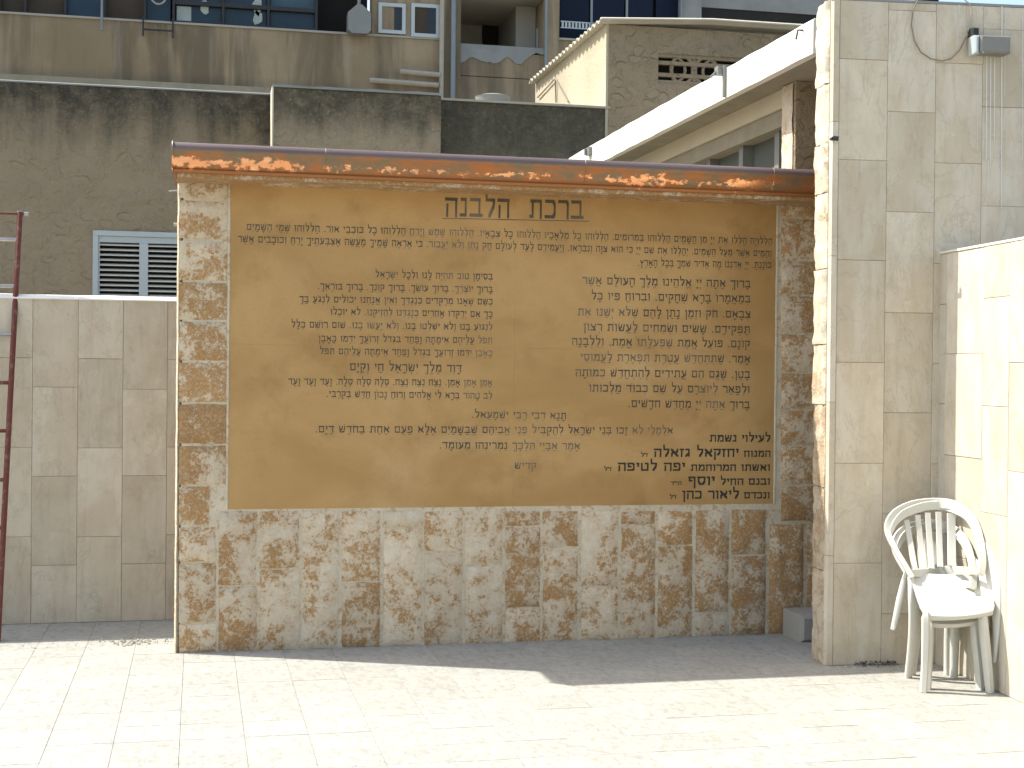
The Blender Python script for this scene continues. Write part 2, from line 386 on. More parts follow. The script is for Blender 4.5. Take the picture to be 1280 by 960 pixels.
# ------------------------------------------------------------------ rough stone block faces
def rough_block(x0, x1, z0, z1, yf, depth=.05, amp=.006, step=.028, seed=0, edge=.006):
    nx = max(3, int((x1-x0)/step)); nz = max(3, int((z1-z0)/step)); mb = MB(); vs = []
    for j in range(nz+1):
        for i in range(nx+1):
            u = i/nx; w = j/nz; x = x0+(x1-x0)*u; z = z0+(z1-z0)*w
            e = min(i, nx-i, j, nz-j)
            nn = noise.fractal(Vector((x*9+seed, z*9, seed*.37)), 1.0, 2.0, 3)
            y = yf + nn*amp*1.6 - amp
            if e == 0:
                y = yf + edge
                k = noise.noise(Vector((x*22, z*22, seed)))*.005
                if i in (0, nx): x += k
                if j in (0, nz): z += noise.noise(Vector((x*22, z*22, seed+5)))*.005
            elif e == 1: y += amp*.15
            vs.append((x, y, z))
    fs = [(j*(nx+1)+i, j*(nx+1)+i+1, (j+1)*(nx+1)+i+1, (j+1)*(nx+1)+i) for j in range(nz) for i in range(nx)]
    mb.add(vs, fs)
    ring = [i for i in range(nx+1)] + [j*(nx+1)+nx for j in range(1, nz+1)] + [nz*(nx+1)+i for i in range(nx-1, -1, -1)] + [j*(nx+1) for j in range(nz-1, 0, -1)]
    b = len(mb.v); n = len(ring)
    for r_ in ring: p = mb.v[r_]; mb.v.append((p[0], yf+depth, p[2]))
    mb.f += [(ring[i], b+i, b+(i+1) % n, ring[(i+1) % n]) for i in range(n)]
    mb.f.append(tuple(range(b, b+n)))
    return mb

# ------------------------------------------------------------------ stone wall with coping
wall = empty('stone_wall', (0, 0, 0), label='tan and cream rubble-faced stone wall with copper capping that carries the honey coloured inscription', cat='wall')
XL = on_y(218.5, 520, YW).x; XR = 3.75
core = MB().prism_x([(YW+.001, -.01), (YW+.001, 2.40), (YW+.25, 2.40), (YW+.25, -.01)], XL+.034, XR)
core.build('mortar_core', m_mortar, wall)
# lit chamfer of cream mortar up the left arris
cst = MB(); zz = -.0; prev = None; ch = []
for k in range(49):
    z = k*2.40/48; j1 = noise.noise(Vector((z*9, 3, 1)))*.003; ch.append((z, j1))
vs = []; fs = []
for z, j1 in ch: vs += [(XL+.013+j1, YW-.004+j1*.4, z), (XL+.005+j1, YW+.012, z), (XL+.004+j1*.5, YW+.252, z), (XL+.03, YW+.252, z), (XL+.03, YW+.02, z)]
for k in range(48):
    for i in range(5): fs.append((k*5+i, k*5+(i+1) % 5, (k+1)*5+(i+1) % 5, (k+1)*5+i))
fs += [(0,1,2,3,4), tuple(48*5+i for i in range(5))]
cst.add(vs, fs).build('corner_edge', m_mortar, wall)

def X(px, py=700): return on_y(px, py, YW).x
def Z(px, py): return on_y(px, py, YW).z
PL, PR = X(287, 430), X(968.5, 430); PT = .5*(Z(289, 227)+Z(969, 247)); PB = .5*(Z(285, 636)+Z(967, 630))
sid = 0
def wstone(px0, px1, py0, py1, amt, base=False):
    global sid; sid += 1
    xm = (px0+px1)/2; ym = (py0+py1)/2 if not base else py0+60
    x0, x1 = X(px0, ym)+.002, X(px1, ym)-.002; z1 = Z(xm, py0); z0 = 0.002 if base else Z(xm, py1)
    rough_block(x0, x1, z0, z1, YW-.007, .05, .007, seed=sid*3.1).build('stone', m_stone, wall, smooth=True, shade_color=(amt, rnd.random(), 0, 1))
lc = [216, 250, 300, 352, 401, 452, 504, 556, 607, 657]
la = [.46, .44, .46, .54, .50, .52, .60, .54, .60]
for k in range(9):
    wstone(223, 284 if k < 8 else 262, lc[k]+1.5, lc[k+1]-1.5, la[k])
rc_ = [250, 273, 325, 369, 417, 466, 512, 557, 606, 652]
for k in range(9):
    wstone(976, 1040, rc_[k]+1.5, rc_[k+1]-1.5, rnd.uniform(.46, .62))
cols = [(223,270,[658,703,779],.50),(273,321,[638,732],.48),(324,374,[638,711],.40),(377,423,[638,677],.40),(427,475,[638,727],.47),
        (479,527,[638,660],.36),(530,578,[638,690],.36),(581,628,[638,707],.38),(631,675,[638,658,760],.44),(678,722,[638,684],.44),
        (726,772,[638,733],.40),(776,819,[638,656],.46),(822,865,[638,682],.54),(869,911,[637,766],.48),(914,957,[636,694],.54),
        (961,1004,[654],.60),(1008,1050,[654],.64)]
for a, b, ys, amt in cols:
    for k, y in enumerate(ys):
        last = k == len(ys)-1
        wstone(a, b, y+1.2, (ys[k+1]-1.2) if not last else 0, amt+rnd.uniform(-.05, .05) + (.05 if (a, k) in ((678,0),(914,0)) else 0), last)
# thin stones between panel and coping
for a, b in ((290,365),(368,455),(458,556),(559,640),(643,742),(745,830),(833,905),(908,972)):
    t = (a-290)/680; yt = 214+t*25; yb = 225+t*18
    wstone(a, b, yt, yb, rnd.uniform(.42, .6))
# raised mortar lip round the panel
def lip(pts, r): 
    q = []
    for a, b in zip(pts[:-1], pts[1:]):
        n = max(2, int((Vector(b)-Vector(a)).length/.04))
        for i in range(n): 
            p = Vector(a).lerp(Vector(b), i/n); s_ = noise.noise(p*13)*.003; q.append(p+Vector((s_, -abs(s_)*.6, s_)))
    q.append(Vector(pts[-1])); return q
lp = MB().tube(lip([(PL-.008, YW+.004, PB+.0), (PL-.008, YW+.004, PT+.008), (PR+.008, YW+.004, PT+.008), (PR+.008, YW+.004, PB-.0)], .01), .009, 7)
lp.build('mortar_lip', m_mortar, wall, smooth=True)
# copper capping: overhangs the face, rounded nose, sloping lower face, drip lip
cop = MB(); O = .29; prof = []
yn = YW - O
for k in range(9):                              # rounded nose
    a = R(100 - 22*k*.9); prof.append((yn+.034-.036*math.cos(R(90)-a)*0 - .036*math.cos(a-R(0))*0, 0))
prof = []
for k in range(10):
    a = R(95 + k*13); prof.append((yn+.038+.038*math.cos(a), 2.522+.036*math.sin(a)))
prof += [(yn+.008, 2.500), (yn+.014, 2.478), (yn+.024, 2.454), (yn+.036, 2.434), (yn+.040, 2.431), (yn+.034, 2.424), (yn+.036, 2.410), (yn+.042, 2.408), (yn+.05, 2.414), (YW+.33, 2.414), (YW+.33, 2.53)]
XC0 = XL-.012
cop_o = empty('copper_coping', (0, 0, .012), label='long weathered copper coping with bright orange patches along the top of the stone wall', cat='coping')
segs = [XC0, .62, 1.9, 2.75, 3.8]
n = len(prof); vs = []; nseg = 90
for i in range(nseg+1):
    x = XC0+(3.72-XC0)*i/nseg
    for j, (y, z) in enumerate(prof):
        wob = noise.noise(Vector((x*2.3, y*4, z*9)))*.0025 if j < n-3 else 0
        vs.append((x, y+wob, z+wob*.5))
fs = [(i*n+k, i*n+(k+1) % n, (i+1)*n+(k+1) % n, (i+1)*n+k) for i in range(nseg) for k in range(n)] + [tuple(range(n)), tuple(nseg*n+k for k in range(n))]
cop.add(vs, fs).build('copper_sheet', m_copper, cop_o, smooth=True)
pts = [(XC0-.004, y-.002 if y < yn+.06 else y, z+.002 if z > 2.5 else z-.001) for y, z in prof[:-2]]
MB().tube(pts, .005, 6).build('end_fold', m_copper, cop_o, smooth=True)
for sx_ in (.62, 1.97, 3.02):
    MB().tube([(sx_, y-.0005, z+(.0005 if z > 2.5 else 0)) for y, z in prof[:15]], .0022, 5).build('seam', m_copper, cop_o, smooth=True)
MB().box(XL+.004, 3.74, yn+.052, YW+.3, 2.390, 2.4135).build('soffit', m_stone, cop_o, shade_color=(.62, 0, 0, 1))
# metal bits on the left end
nb = MB(); p = on_y(222, 238, YW+.05)
nb.tube([p, p+Vector((-.045, 0, -.006))], .004, 6)
tag(nb.build('nail', m_steel), 'bright steel nail sticking out of the upper left edge of the stone wall', 'nail')
nb = MB(); p = on_y(222, 281, YW+.05); nb.tube([p, p+Vector((-.02, 0, .001))], .009, 8)
tag(nb.build('pipe_stub', m_pipe2), 'short pale pipe stub poking from the left edge of the stone wall', 'pipe')
MB().box(XL-.002, XL+.004, YW-.006, YW+.03, on_y(220, 228, YW).z, 2.41).build('end_strip', m_steel, cop_o)

# ------------------------------------------------------------------ inscribed panel
panel = empty('inscription_panel', label='honey brown stone panel with black Hebrew prayer lettering set into the stone wall', cat='plaque')
YP = YW-.001
xm = X(643, 430); zm = Z(640, 435)
for (a, b, c_, d) in ((PL, xm-.0001, zm+.0001, PT), (xm+.0001, PR, zm+.0001, PT), (PL, xm-.0001, PB, zm-.0001), (xm+.0001, PR, PB, zm-.0001)):
    MB().cbox(a, b, YP, YP+.02, c_, d, .0005).build('panel_slab', m_panel, panel)

T = .9; B = .1
GL = {
'א': (.78, [[(.1,T),(.68,B)], [(.66,.9),(.64,.66),(.5,.5)], [(.14,B),(.13,.36),(.28,.6)]]),
'ב': (.72, [[(.08,T),(.56,T)], [(.55,T),(.55,B)], [(.06,B),(.68,B)]]),
'ג': (.5, [[(.12,T),(.34,T)], [(.36,T),(.38,.12)], [(.36,.42),(.1,B)]]),
'ד': (.68, [[(.06,T),(.64,T)], [(.53,T),(.53,.06)]]),
'ה': (.72, [[(.06,T),(.64,T)], [(.62,T),(.62,.06)], [(.14,.58),(.13,.06)]]),
'ו': (.32, [[(.08,T),(.2,T)], [(.21,T),(.2,.06)]]),
'ז': (.4, [[(.06,T),(.34,T)], [(.2,T),(.18,.06)]]),
'ח': (.74, [[(.06,T),(.66,T)], [(.62,T),(.62,.06)], [(.15,T),(.14,.06)]]),
'ט': (.74, [[(.1,T),(.12,.12)], [(.12,B),(.6,B)], [(.62,.1),(.64,.8)], [(.62,T),(.44,T)]]),
'י': (.3, [[(.08,T),(.18,T)], [(.2,T),(.17,.58)]]),
'כ': (.68, [[(.08,T),(.48,T)], [(.5,T),(.58,.74),(.58,.26),(.5,B)], [(.48,B),(.06,B)]]),
'ך': (.66, [[(.06,T),(.6,T)], [(.56,T),(.54,-.3)]]),
'ל': (.64, [[(.12,1.4),(.14,T)], [(.14,T),(.56,T)], [(.56,T),(.52,.55),(.3,.08)]]),
'מ': (.76, [[(.1,.94),(.2,.76)], [(.22,.7),(.1,.06)], [(.24,.74),(.42,T)], [(.42,T),(.56,T)], [(.6,T),(.66,.7),(.66,B)], [(.64,B),(.4,B)]]),
'ם': (.76, [[(.08,T),(.66,T)], [(.64,T),(.64,B)], [(.62,B),(.14,B)], [(.14,T),(.15,B)]]),
'נ': (.46, [[(.12,T),(.3,T)], [(.34,T),(.34,B)], [(.34,B),(.06,B)]]),
'ן': (.32, [[(.08,T),(.2,T)], [(.21,T),(.2,-.3)]]),
'ס': (.74, [[(.06,T),(.66,T)], [(.64,T),(.64,.4),(.48,B)], [(.46,B),(.28,B)], [(.26,B),(.13,.4),(.14,T)]]),
'ע': (.7, [[(.1,.9),(.22,.8),(.34,.22)], [(.58,.92),(.58,.5),(.4,.16)], [(.42,.18),(.06,.02)]]),
'פ': (.72, [[(.1,T),(.5,T)], [(.52,T),(.6,.74),(.6,.26),(.52,B)], [(.5,B),(.06,B)], [(.13,T),(.14,.55)], [(.14,.52),(.32,.52)]]),
'ף': (.7, [[(.1,T),(.54,T)], [(.58,T),(.58,-.3)], [(.14,T),(.14,.55)], [(.14,.52),(.32,.52)]]),
'צ': (.7, [[(.1,T),(.24,.62),(.6,.16)], [(.6,.92),(.58,.62),(.4,.46)], [(.06,B),(.6,B)]]),
'ץ': (.66, [[(.1,T),(.3,.5)], [(.58,.92),(.54,.62),(.36,.5)], [(.33,.5),(.33,-.3)]]),
'ק': (.7, [[(.06,T),(.62,T)], [(.6,T),(.58,.5),(.4,.26)], [(.14,.56),(.14,-.3)]]),
'ר': (.64, [[(.06,T),(.48,T)], [(.5,T),(.56,.76),(.55,.06)]]),
'ש': (.84, [[(.1,.92),(.16,.12)], [(.16,B),(.6,B)], [(.62,.12),(.74,.92)], [(.44,.92),(.4,.55),(.18,.34)]]),
'ת': (.78, [[(.12,T),(.6,T)], [(.66,T),(.66,.06)], [(.2,T),(.2,B)], [(.2,B),(.06,B)]]),
'.': (.3, [[(.15,.06),(.15,.1)]]),
'"': (.3, [[(.08,1.0),(.06,.8)], [(.22,1.0),(.2,.8)]]),
' ': (.42, []), '_': (.9, []),
}
# vowel points: small strokes relative to the letter centre, below the baseline
PT_ = {'\u05b0': [[(0,-.16),(0,-.17)], [(0,-.32),(0,-.33)]], '\u05b4': [[(0,-.2),(0,-.21)]], '\u05b5': [[(-.09,-.2),(-.09,-.21)], [(.09,-.2),(.09,-.21)]],
 '\u05b6': [[(-.1,-.18),(-.1,-.19)], [(.1,-.18),(.1,-.19)], [(0,-.32),(0,-.33)]], '\u05b7': [[(-.13,-.2),(.13,-.2)]],
 '\u05b8': [[(-.13,-.18),(.13,-.18)], [(0,-.2),(0,-.32)]], '\u05b9': [[(-.22,1.16),(-.22,1.17)]], '\u05bc': [[(0,.5),(0,.51)]],
 '\u05c1': [[(.3,1.16),(.3,1.17)]], '\u05c2': [[(-.3,1.16),(-.3,1.17)]],
 '\u05b2': [[(-.2,-.2),(0,-.2)], [(.16,-.16),(.16,-.17)], [(.16,-.3),(.16,-.31)]], '\u05b1': [[(-.18,-.18),(-.18,-.19)], [(0,-.18),(0,-.19)], [(-.09,-.3),(-.09,-.31)], [(.18,-.16),(.18,-.17)], [(.18,-.3),(.18,-.31)]]}
def seg_hull(a, b, w, h):                        # sweep of a w x h rectangle nib from a to b, convex outline
    c = [(-w/2,-h/2),(w/2,-h/2),(w/2,h/2),(-w/2,h/2)]
    pts = sorted(set([(p[0]+q[0], p[1]+q[1]) for p in (a, b) for q in c]))
    def half(ps):
        o = []
        for p in ps:
            while len(o) > 1 and (o[-1][0]-o[-2][0])*(p[1]-o[-2][1])-(o[-1][1]-o[-2][1])*(p[0]-o[-2][0]) <= 0: o.pop()
            o.append(p)
        return o
    lo = half(pts); up = half(pts[::-1]); return lo[:-1]+up[:-1]
def text_line(txt, pr, pl, h_px, nib=(.105, .175), mat=None, under=False):
    """txt in reading order; pr/pl = pixel of the baseline at the right/left end of the line"""
    a = on_y(pr[0], pr[1], YP); b = on_y(pl[0], pl[1], YP)
    mid = ((pr[0]+pl[0])/2, (pr[1]+pl[1])/2)
    hz = (on_y(mid[0], mid[1]-h_px*1.05, YP)-on_y(mid[0], mid[1], YP)).z
    items = []; sc = 1.0; i = 0
    while i < len(txt):                          # '<1.3>' changes the letter size
        if txt[i] == '<': j = txt.index('>', i); sc = float(txt[i+1:j]); i = j+1; continue
        if txt[i] in GL: items.append([txt[i], sc, []])
        elif txt[i] in PT_ and items: items[-1][2].append(txt[i])
        i += 1
    tot = sum(GL[c_][0]*s_*1.0+.09*s_ for c_, s_, _ in items)
    wx = a.x-b.x; kx = wx/tot; mb = MB(); x = 0; k = 0
    zb = lambda xx: a.z+(b.z-a.z)*((a.x-xx)/wx)
    for c_, s_, marks in items:
        wd = GL[c_][0]*s_; x += wd+.09*s_; ox = a.x-x*kx
        def put(p0, p1, w_, h_):
            nonlocal k
            hull = seg_hull(p0, p1, w_, h_); y = YP-.0006-.00012*(k % 7); k += 1
            base = zb(ox); n0 = len(mb.v)
            mb.v += [(ox+px_*kx*s_, y, base+pz_*hz*s_) for px_, pz_ in hull]; mb.f.append(tuple(range(n0, n0+len(hull))))
        for st in GL[c_][1]:
            for p0, p1 in zip(st[:-1], st[1:]): put(p0, p1, nib[0] if c_ != '.' else .15, nib[1] if c_ != '.' else .12)
        for mk in marks:
            for p0, p1 in PT_[mk]:
                cxm = GL[c_][0]/2-.02
                put((cxm+p0[0], p0[1]), (cxm+p1[0], p1[1]), .1, .085)
    return tag(mb.build('lettering', mat or m_ink, panel, fix=False), kind='stuff')
TX = [
 ('ברכת_הלבנה', (731,274.2), (556,270.6), 23, (.11,.17)),
 ('הַלְלוּיָהּ הַלְלוּ אֶת יְיָ מִן הַשָּׁמַיִם הַלְלוּהוּ בַּמְּרוֹמִים. הַלְלוּהוּ כָל מַלְאָכָיו הַלְלוּהוּ כָּל צְבָאָיו. הַלְלוּהוּ שֶׁמֶשׁ וְיָרֵחַ הַלְלוּהוּ כָּל כּוֹכְבֵי אוֹר. הַלְלוּהוּ שְׁמֵי הַשָּׁמַיִם', (966,305.5), (308,287.5), 7.2, (.105,.17)),
 ('וְהַמַּיִם אֲשֶׁר מֵעַל הַשָּׁמַיִם. יְהַלְלוּ אֶת שֵׁם יְיָ כִּי הוּא צִוָּה וְנִבְרָאוּ. וַיַּעֲמִידֵם לָעַד לְעוֹלָם חָק נָתַן וְלֹא יַעֲבוֹר. כִּי אֶרְאֶה שָׁמֶיךָ מַעֲשֵׂה אֶצְבְּעֹתֶיךָ יָרֵחַ וְכוֹכָבִים אֲשֶׁר', (965,320.8), (297,302.5), 7.2, (.105,.17)),
 ('כּוֹנָנְתָּ. יְיָ אֲדֹנֵנוּ מָה אַדִּיר שִׁמְךָ בְּכָל הָאָרֶץ.', (964.5,335.3), (797,332.3), 7.2, (.105,.17)),
 ('בָּרוּךְ אַתָּה יְיָ אֱלֹהֵינוּ מֶלֶךְ הָעוֹלָם אֲשֶׁר', (939,359.5), (727.5,355), 8.4, (.11,.18)),
 ('בְּמַאֲמָרוֹ בָּרָא שְׁחָקִים. וּבְרוּחַ פִּיו כָּל', (939,378.2), (739,374.5), 8.4, (.11,.18)),
 ('צְבָאָם. חֹק וּזְמַן נָתַן לָהֶם שֶׁלֹּא יְשַׁנּוּ אֶת', (939,397.5), (722,394.3), 8.4, (.11,.18)),
 ('תַּפְקִידָם. שָׂשִׂים וּשְׂמֵחִים לַעֲשׂוֹת רְצוֹן', (938.5,416.6), (729,413.2), 8.4, (.11,.18)),
 ('קוֹנָם. פּוֹעֵל אֱמֶת שֶׁפְּעֻלָּתוֹ אֱמֶת. וְלַלְּבָנָה', (938.5,434.6), (714.5,431.3), 8.4, (.11,.18)),
 ('אָמַר. שֶׁתִּתְחַדֵּשׁ עֲטֶרֶת תִּפְאֶרֶת לַעֲמוּסֵי', (938.5,453.4), (725.5,451), 8.4, (.11,.18)),
 ('בָטֶן. שֶׁגַּם הֵם עֲתִידִים לְהִתְחַדֵּשׁ כְּמוֹתָהּ', (938.5,472.7), (719,470.3), 8.4, (.11,.18)),
 ('וּלְפָאֵר לְיוֹצְרָם עַל שֵׁם כְּבוֹד מַלְכוּתוֹ', (938,491.4), (736,489.6), 8.4, (.11,.18)),
 ('בָּרוּךְ אַתָּה יְיָ מְחַדֵּשׁ חֳדָשִׁים.', (938,510.6), (785,509), 8.4, (.11,.18)),
 ('בְּסִימָן טוֹב תִּהְיֶה לָנוּ וּלְכָל יִשְׂרָאֵל', (616.6,349.6), (469,346.8), 7.0, (.105,.175)),
 ('בָּרוּךְ יוֹצְרֵךְ. בָּרוּךְ עוֹשֵׂךְ. בָּרוּךְ קוֹנֵךְ. בָּרוּךְ בּוֹרְאֵךְ.', (616.6,365.6), (397,361.6), 7.0, (.105,.175)),
 ('כְּשֵׁם שֶׁאָנוּ מְרַקְּדִים כְּנֶגְדֵּךְ וְאֵין אֲנַחְנוּ יְכוֹלִים לִנְגֹּעַ בָּךְ', (616.6,380.8), (374,377.6), 7.0, (.105,.175)),
 ('כָּךְ אִם יְרַקְּדוּ אֲחֵרִים כְּנֶגְדֵּנוּ לְהַזִּיקֵנוּ. לֹא יוּכְלוּ', (616.4,396.6), (413,393.4), 7.0, (.105,.175)),
 ('לִנְגּוֹעַ בָּנוּ וְלֹא יִשְׁלְטוּ בָנוּ. וְלֹא יַעֲשׂוּ בָנוּ. שׁוּם רוֹשֵׁם כְּלָל', (616.4,412.8), (364,409.3), 7.0, (.105,.175)),
 ('תִּפֹּל עֲלֵיהֶם אֵימָתָה וָפַחַד בִּגְדֹל זְרוֹעֲךָ יִדְּמוּ כָּאָבֶן', (616.2,429.2), (398,426.8), 7.0, (.10,.16)),
 ('כָּאָבֶן יִדְּמוּ זְרוֹעֲךָ בִּגְדֹל וָפַחַד אֵימָתָה עֲלֵיהֶם תִּפֹּל', (616.2,445.2), (399.5,442.6), 7.0, (.10,.16)),
 ('דָּוִד מֶלֶךְ יִשְׂרָאֵל חַי וְקַיָּם', (578,465.2), (437,463), 8.6, (.11,.17)),
 ('אָמֵן אָמֵן אָמֵן. נֶצַח נֶצַח נֶצַח. סֶלָה סֶלָה סֶלָה. וָעֶד וָעֶד וָעֶד', (616,482.2), (360,480.4), 7.0, (.105,.175)),
 ('לֵב טָהוֹר בְּרָא לִי אֱלֹהִים וְרוּחַ נָכוֹן חַדֵּשׁ בְּקִרְבִּי.', (616,498.6), (408,496.2), 7.0, (.105,.175)),
 ('תָּנָא דְבֵי רַבִּי יִשְׁמָעֵאל.', (708.7,524), (589.5,522.3), 7.6, (.105,.17)),
 ('אִלְמָלֵי לֹא זָכוּ בְּנֵי יִשְׂרָאֵל לְהַקְבִּיל פְּנֵי אֲבִיהֶם שֶׁבַּשָּׁמַיִם אֶלָּא פַּעַם אַחַת בַּחֹדֶשׁ דַּיָּם.', (842,542.4), (394,540.6), 7.8, (.105,.17)),
 ('אָמַר אַבַּיֵּי הִלְכָּךְ נֵמְרִינְהוּ מֵעוֹמָד.', (725.7,562), (549,560.6), 7.8, (.105,.17)),
 ('קדיש', (671.5,586.8), (643,586), 7.6, (.11,.17)),
 ('לעילוי נשמת', (964,552.2), (887,552), 8.0, (.15,.21)),
 ('<.88>המנוח <1.15>יחזקאל גזאלה <.5>ז"ל', (964,571), (801,571), 8.4, (.15,.21)),
 ('<.9>ואשתו המרוחמת <1.15>יפה לטיפה <.5>ז"ל', (963.5,588.4), (755,588.6), 8.4, (.15,.21)),
 ('<.9>ובנם החיל <1.2>יוסף <.5>הי"ד', (963.5,605.8), (838,606.4), 8.4, (.15,.21)),
 ('<.9>ונכדם <1.15>ליאור כהן <.5>ז"ל', (963,623), (837,623.6), 8.4, (.15,.21)),
]
for k, t in enumerate(TX): text_line(t[0], t[1], t[2], t[3], t[4], m_ink2 if k >= 27 else m_ink)
a = on_y(553, 272.6, YP); b = on_y(736, 276.4, YP)
MB().add([(a.x, YP-.0006, a.z-.003), (b.x, YP-.0006, b.z-.003), (b.x, YP-.0006, b.z+.0012), (a.x, YP-.0006, a.z+.0012)], [(0,1,2,3)]).build('underline', m_ink, panel, fix=False)

# ------------------------------------------------------------------ slab-clad walls
def slab(parent, u0, u1, z0, z1, mat, v=0.0, g=.0016, t=.02):
    v += rnd.uniform(-.0015, .0015)
    return MB().cbox(u0+g, u1-g, v, v+t, z0+g, z1-g, .0018).build('slab', mat, parent)
# low wall on the left
lw = empty('low_wall', (0, YL, 0), label='low cream limestone slab wall with white plastered top, behind the red ladder', cat='wall')
ZT = on_y(100, 373.5, YL).z
MB().box(-6.2, 1.2, .018, .22, -.01, ZT-.004).build('wall_core', m_joint, lw)
xs = [-.02-0.0]
cx = [on_y(p, 550, YL).x for p in (-20, 40, 96.5, 153.5, 208.5)]
wdt = (cx[4]-cx[1])/3; xs = [cx[1]+wdt*k for k in range(-14, 8)]
zj = lambda py: on_y(100, py, YL).z
joint = {0: [448, 559, 670], 1: [484, 595, 706], 2: [448, 560, 671], 3: [486, 595, 706]}
for k in range(len(xs)-1):
    js = joint[(k-13) % 2 if not (13 <= k <= 16) else k-13]
    zs = [0.0] + sorted(zj(p) for p in js) + [ZT]
    for z0, z1 in zip(zs[:-1], zs[1:]): slab(lw, xs[k], xs[k+1], z0, z1, m_slab2, g=.0006)
# plastered ridge, sunlit
vs = []; fs = []; N = 160
for i in range(N+1):
    x = -6.2+7.4*i/N; j1 = noise.noise(Vector((x*5, 0, 4)))*.004; j2 = noise.noise(Vector((x*9, 2, 4)))*.003
    vs += [(x, -.006+j2, ZT-.006), (x, -.004+j2, ZT+.001+j1*.4), (x, .035, ZT+.022+j1), (x, .20, ZT+.026+j1), (x, .225, ZT-.006)]
for i in range(N):
    for k in range(5): fs.append((i*5+k, i*5+(k+1) % 5, (i+1)*5+(k+1) % 5, (i+1)*5+k))
fs += [(0,1,2,3,4), tuple(N*5+k for k in range(5))]
MB().add(vs, fs).build('plaster_top', m_white, lw)
# tall wall with rough left edge
ANG = R(-5.45); dT = (math.cos(ANG), math.sin(ANG)); PTW = on_z(1031, 832); 
tw = empty('tall_wall', (PTW.x, PTW.y, 0), ANG, label='tall beige limestone slab wall with a rough sunlit left edge, behind the plastic chairs', cat='wall')
def UT(px, py): return on_plane(px, py, PTW, dT)
ZTT = UT(1100, 2)[1]
MB().box(.02, 4.0, .02, .172, -.01, ZTT-.012).build('wall_core', m_joint, tw)
us = [UT(p, 450)[0] for p in (1045, 1105.5, 1165.5, 1224, 1283)]; w_ = us[3]-us[2]
us += [us[-1]+w_*k for k in range(1, 12)]
jz = [[74,200,325,453,579,704],[13,140,265,391,516,642,767],[79,204,330,455,580,705],[37,134,258,383,508,633,758]]
for k in range(len(us)-1):
    js = jz[k] if k < 4 else jz[k % 2]
    xm_ = 1075+60*min(k, 3)
    zs = [0.0]+sorted(UT(xm_, p)[1] for p in js)+[ZTT]
    for z0, z1 in zip(zs[:-1], zs[1:]):
        if z1-z0 > .01: slab(tw, us[k], us[k+1], z0, z1, m_slab, g=.0006)
# smooth arris strip
zs = [0, .55, 1.32, 2.05, 2.72, ZTT]
u_s = .0
for z0, z1 in zip(zs[:-1], zs[1:]):
    MB().add([(-.004,.03,z0+.001),(.008,-.003,z0+.001),(us[0]-.002,-.003,z0+.001),(us[0]-.002,.03,z0+.001),
              (-.004,.03,z1-.001),(.008,-.003,z1-.001),(us[0]-.002,-.003,z1-.001),(us[0]-.002,.03,z1-.001)],
             [(0,3,2,1),(4,5,6,7),(0,1,5,4),(1,2,6,5),(2,3,7,6),(3,0,4,7)]).build('corner_strip', m_slab, tw)
def edge_stone(z0, z1, seed, amt, proud):
    nv, nz = 9, max(4, int((z1-z0)/.02)); vs = []
    for j in range(nz+1):
        for i in range(nv+1):
            v = .022+.165*i/nv; z = z0+(z1-z0)*j/nz
            nn = noise.fractal(Vector((v*18, z*16, seed)), 1, 2, 5)
            u = -.004-proud*.5+nn*.012
            if j in (0, nz): u = u+.003
            if i == 0: u = -.0045+nn*.002
            if i == nv: v += nn*.010; 
            vs.append((u, v, z))
    fs = [(j*(nv+1)+i, j*(nv+1)+i+1, (j+1)*(nv+1)+i+1, (j+1)*(nv+1)+i) for j in range(nz) for i in range(nv)]
    mb = MB(); mb.add(vs, fs)
    ring = [i for i in range(nv+1)] + [j*(nv+1)+nv for j in range(1, nz+1)] + [nz*(nv+1)+i for i in range(nv-1, -1, -1)] + [j*(nv+1) for j in range(nz-1, 0, -1)]
    b = len(mb.v); n_ = len(ring)
    for r_ in ring: p = mb.v[r_]; mb.v.append((.03, min(p[1], .20), p[2]))
    mb.f += [(ring[i], b+i, b+(i+1) % n_, ring[(i+1) % n_]) for i in range(n_)]; mb.f.append(tuple(range(b, b+n_)))
    return mb.build('edge_stone', m_edge, tw, smooth=True, shade_color=(amt, 0, 0, 1))
ez = [0] + sorted(UT(1020, p)[1] for p in (102, 176, 239, 335, 430, 506, 610, 715)) + [ZTT+.004]
for k, (z0, z1) in enumerate(zip(ez[:-1], ez[1:])):
    edge_stone(z0+.002, z1-.002, k*2.3, (.50,.46,.52,.36,.26,.3,.46,.2,.26)[k], (.0,.004,.01,.02,.026,.02,.03,.024,.03)[k])
MB().box(0, 4.0, .0, .18, ZTT+.001, ZTT+.014).build('top_screed', m_conc_grey, tw)
# lime drips below the lamp
for px_, y0_, y1_, w0 in ((1199,6,28,1.2),(1205,8,40,1.2),(1222,66,190,1.0),(1233,70,200,2.2),(1238,72,205,2.0),(1243,72,178,2.0),(1252,8,260,2.4),(1256,10,120,1.2),(1278,20,200,1.4),(1235,200,240,1.4),(1197,10,60,1.0)):
    ua, za = UT(px_, y0_); ub, zb_ = UT(px_-.6, y1_); w = w0*.0034
    w*=.8
    MB().add([(ua-w/2, -.0042, za), (ua+w/2, -.0042, za), (ub+w/3, -.0042, zb_), (ub-w/3, -.0042, zb_)], [(0,1,2,3)]).build('lime_drip', m_drip, tw, fix=False)
# low return wall on the right
a = Vector((3.656, 6.587, 0)); b = Vector((3.606, 5.720, 0)); dd = (b-a).normalized()
rw = empty('return_wall', tuple(a), math.atan2(dd.y, dd.x), label='low sunlit cream limestone slab wall on the right, running towards the viewer beside the chairs', cat='wall')
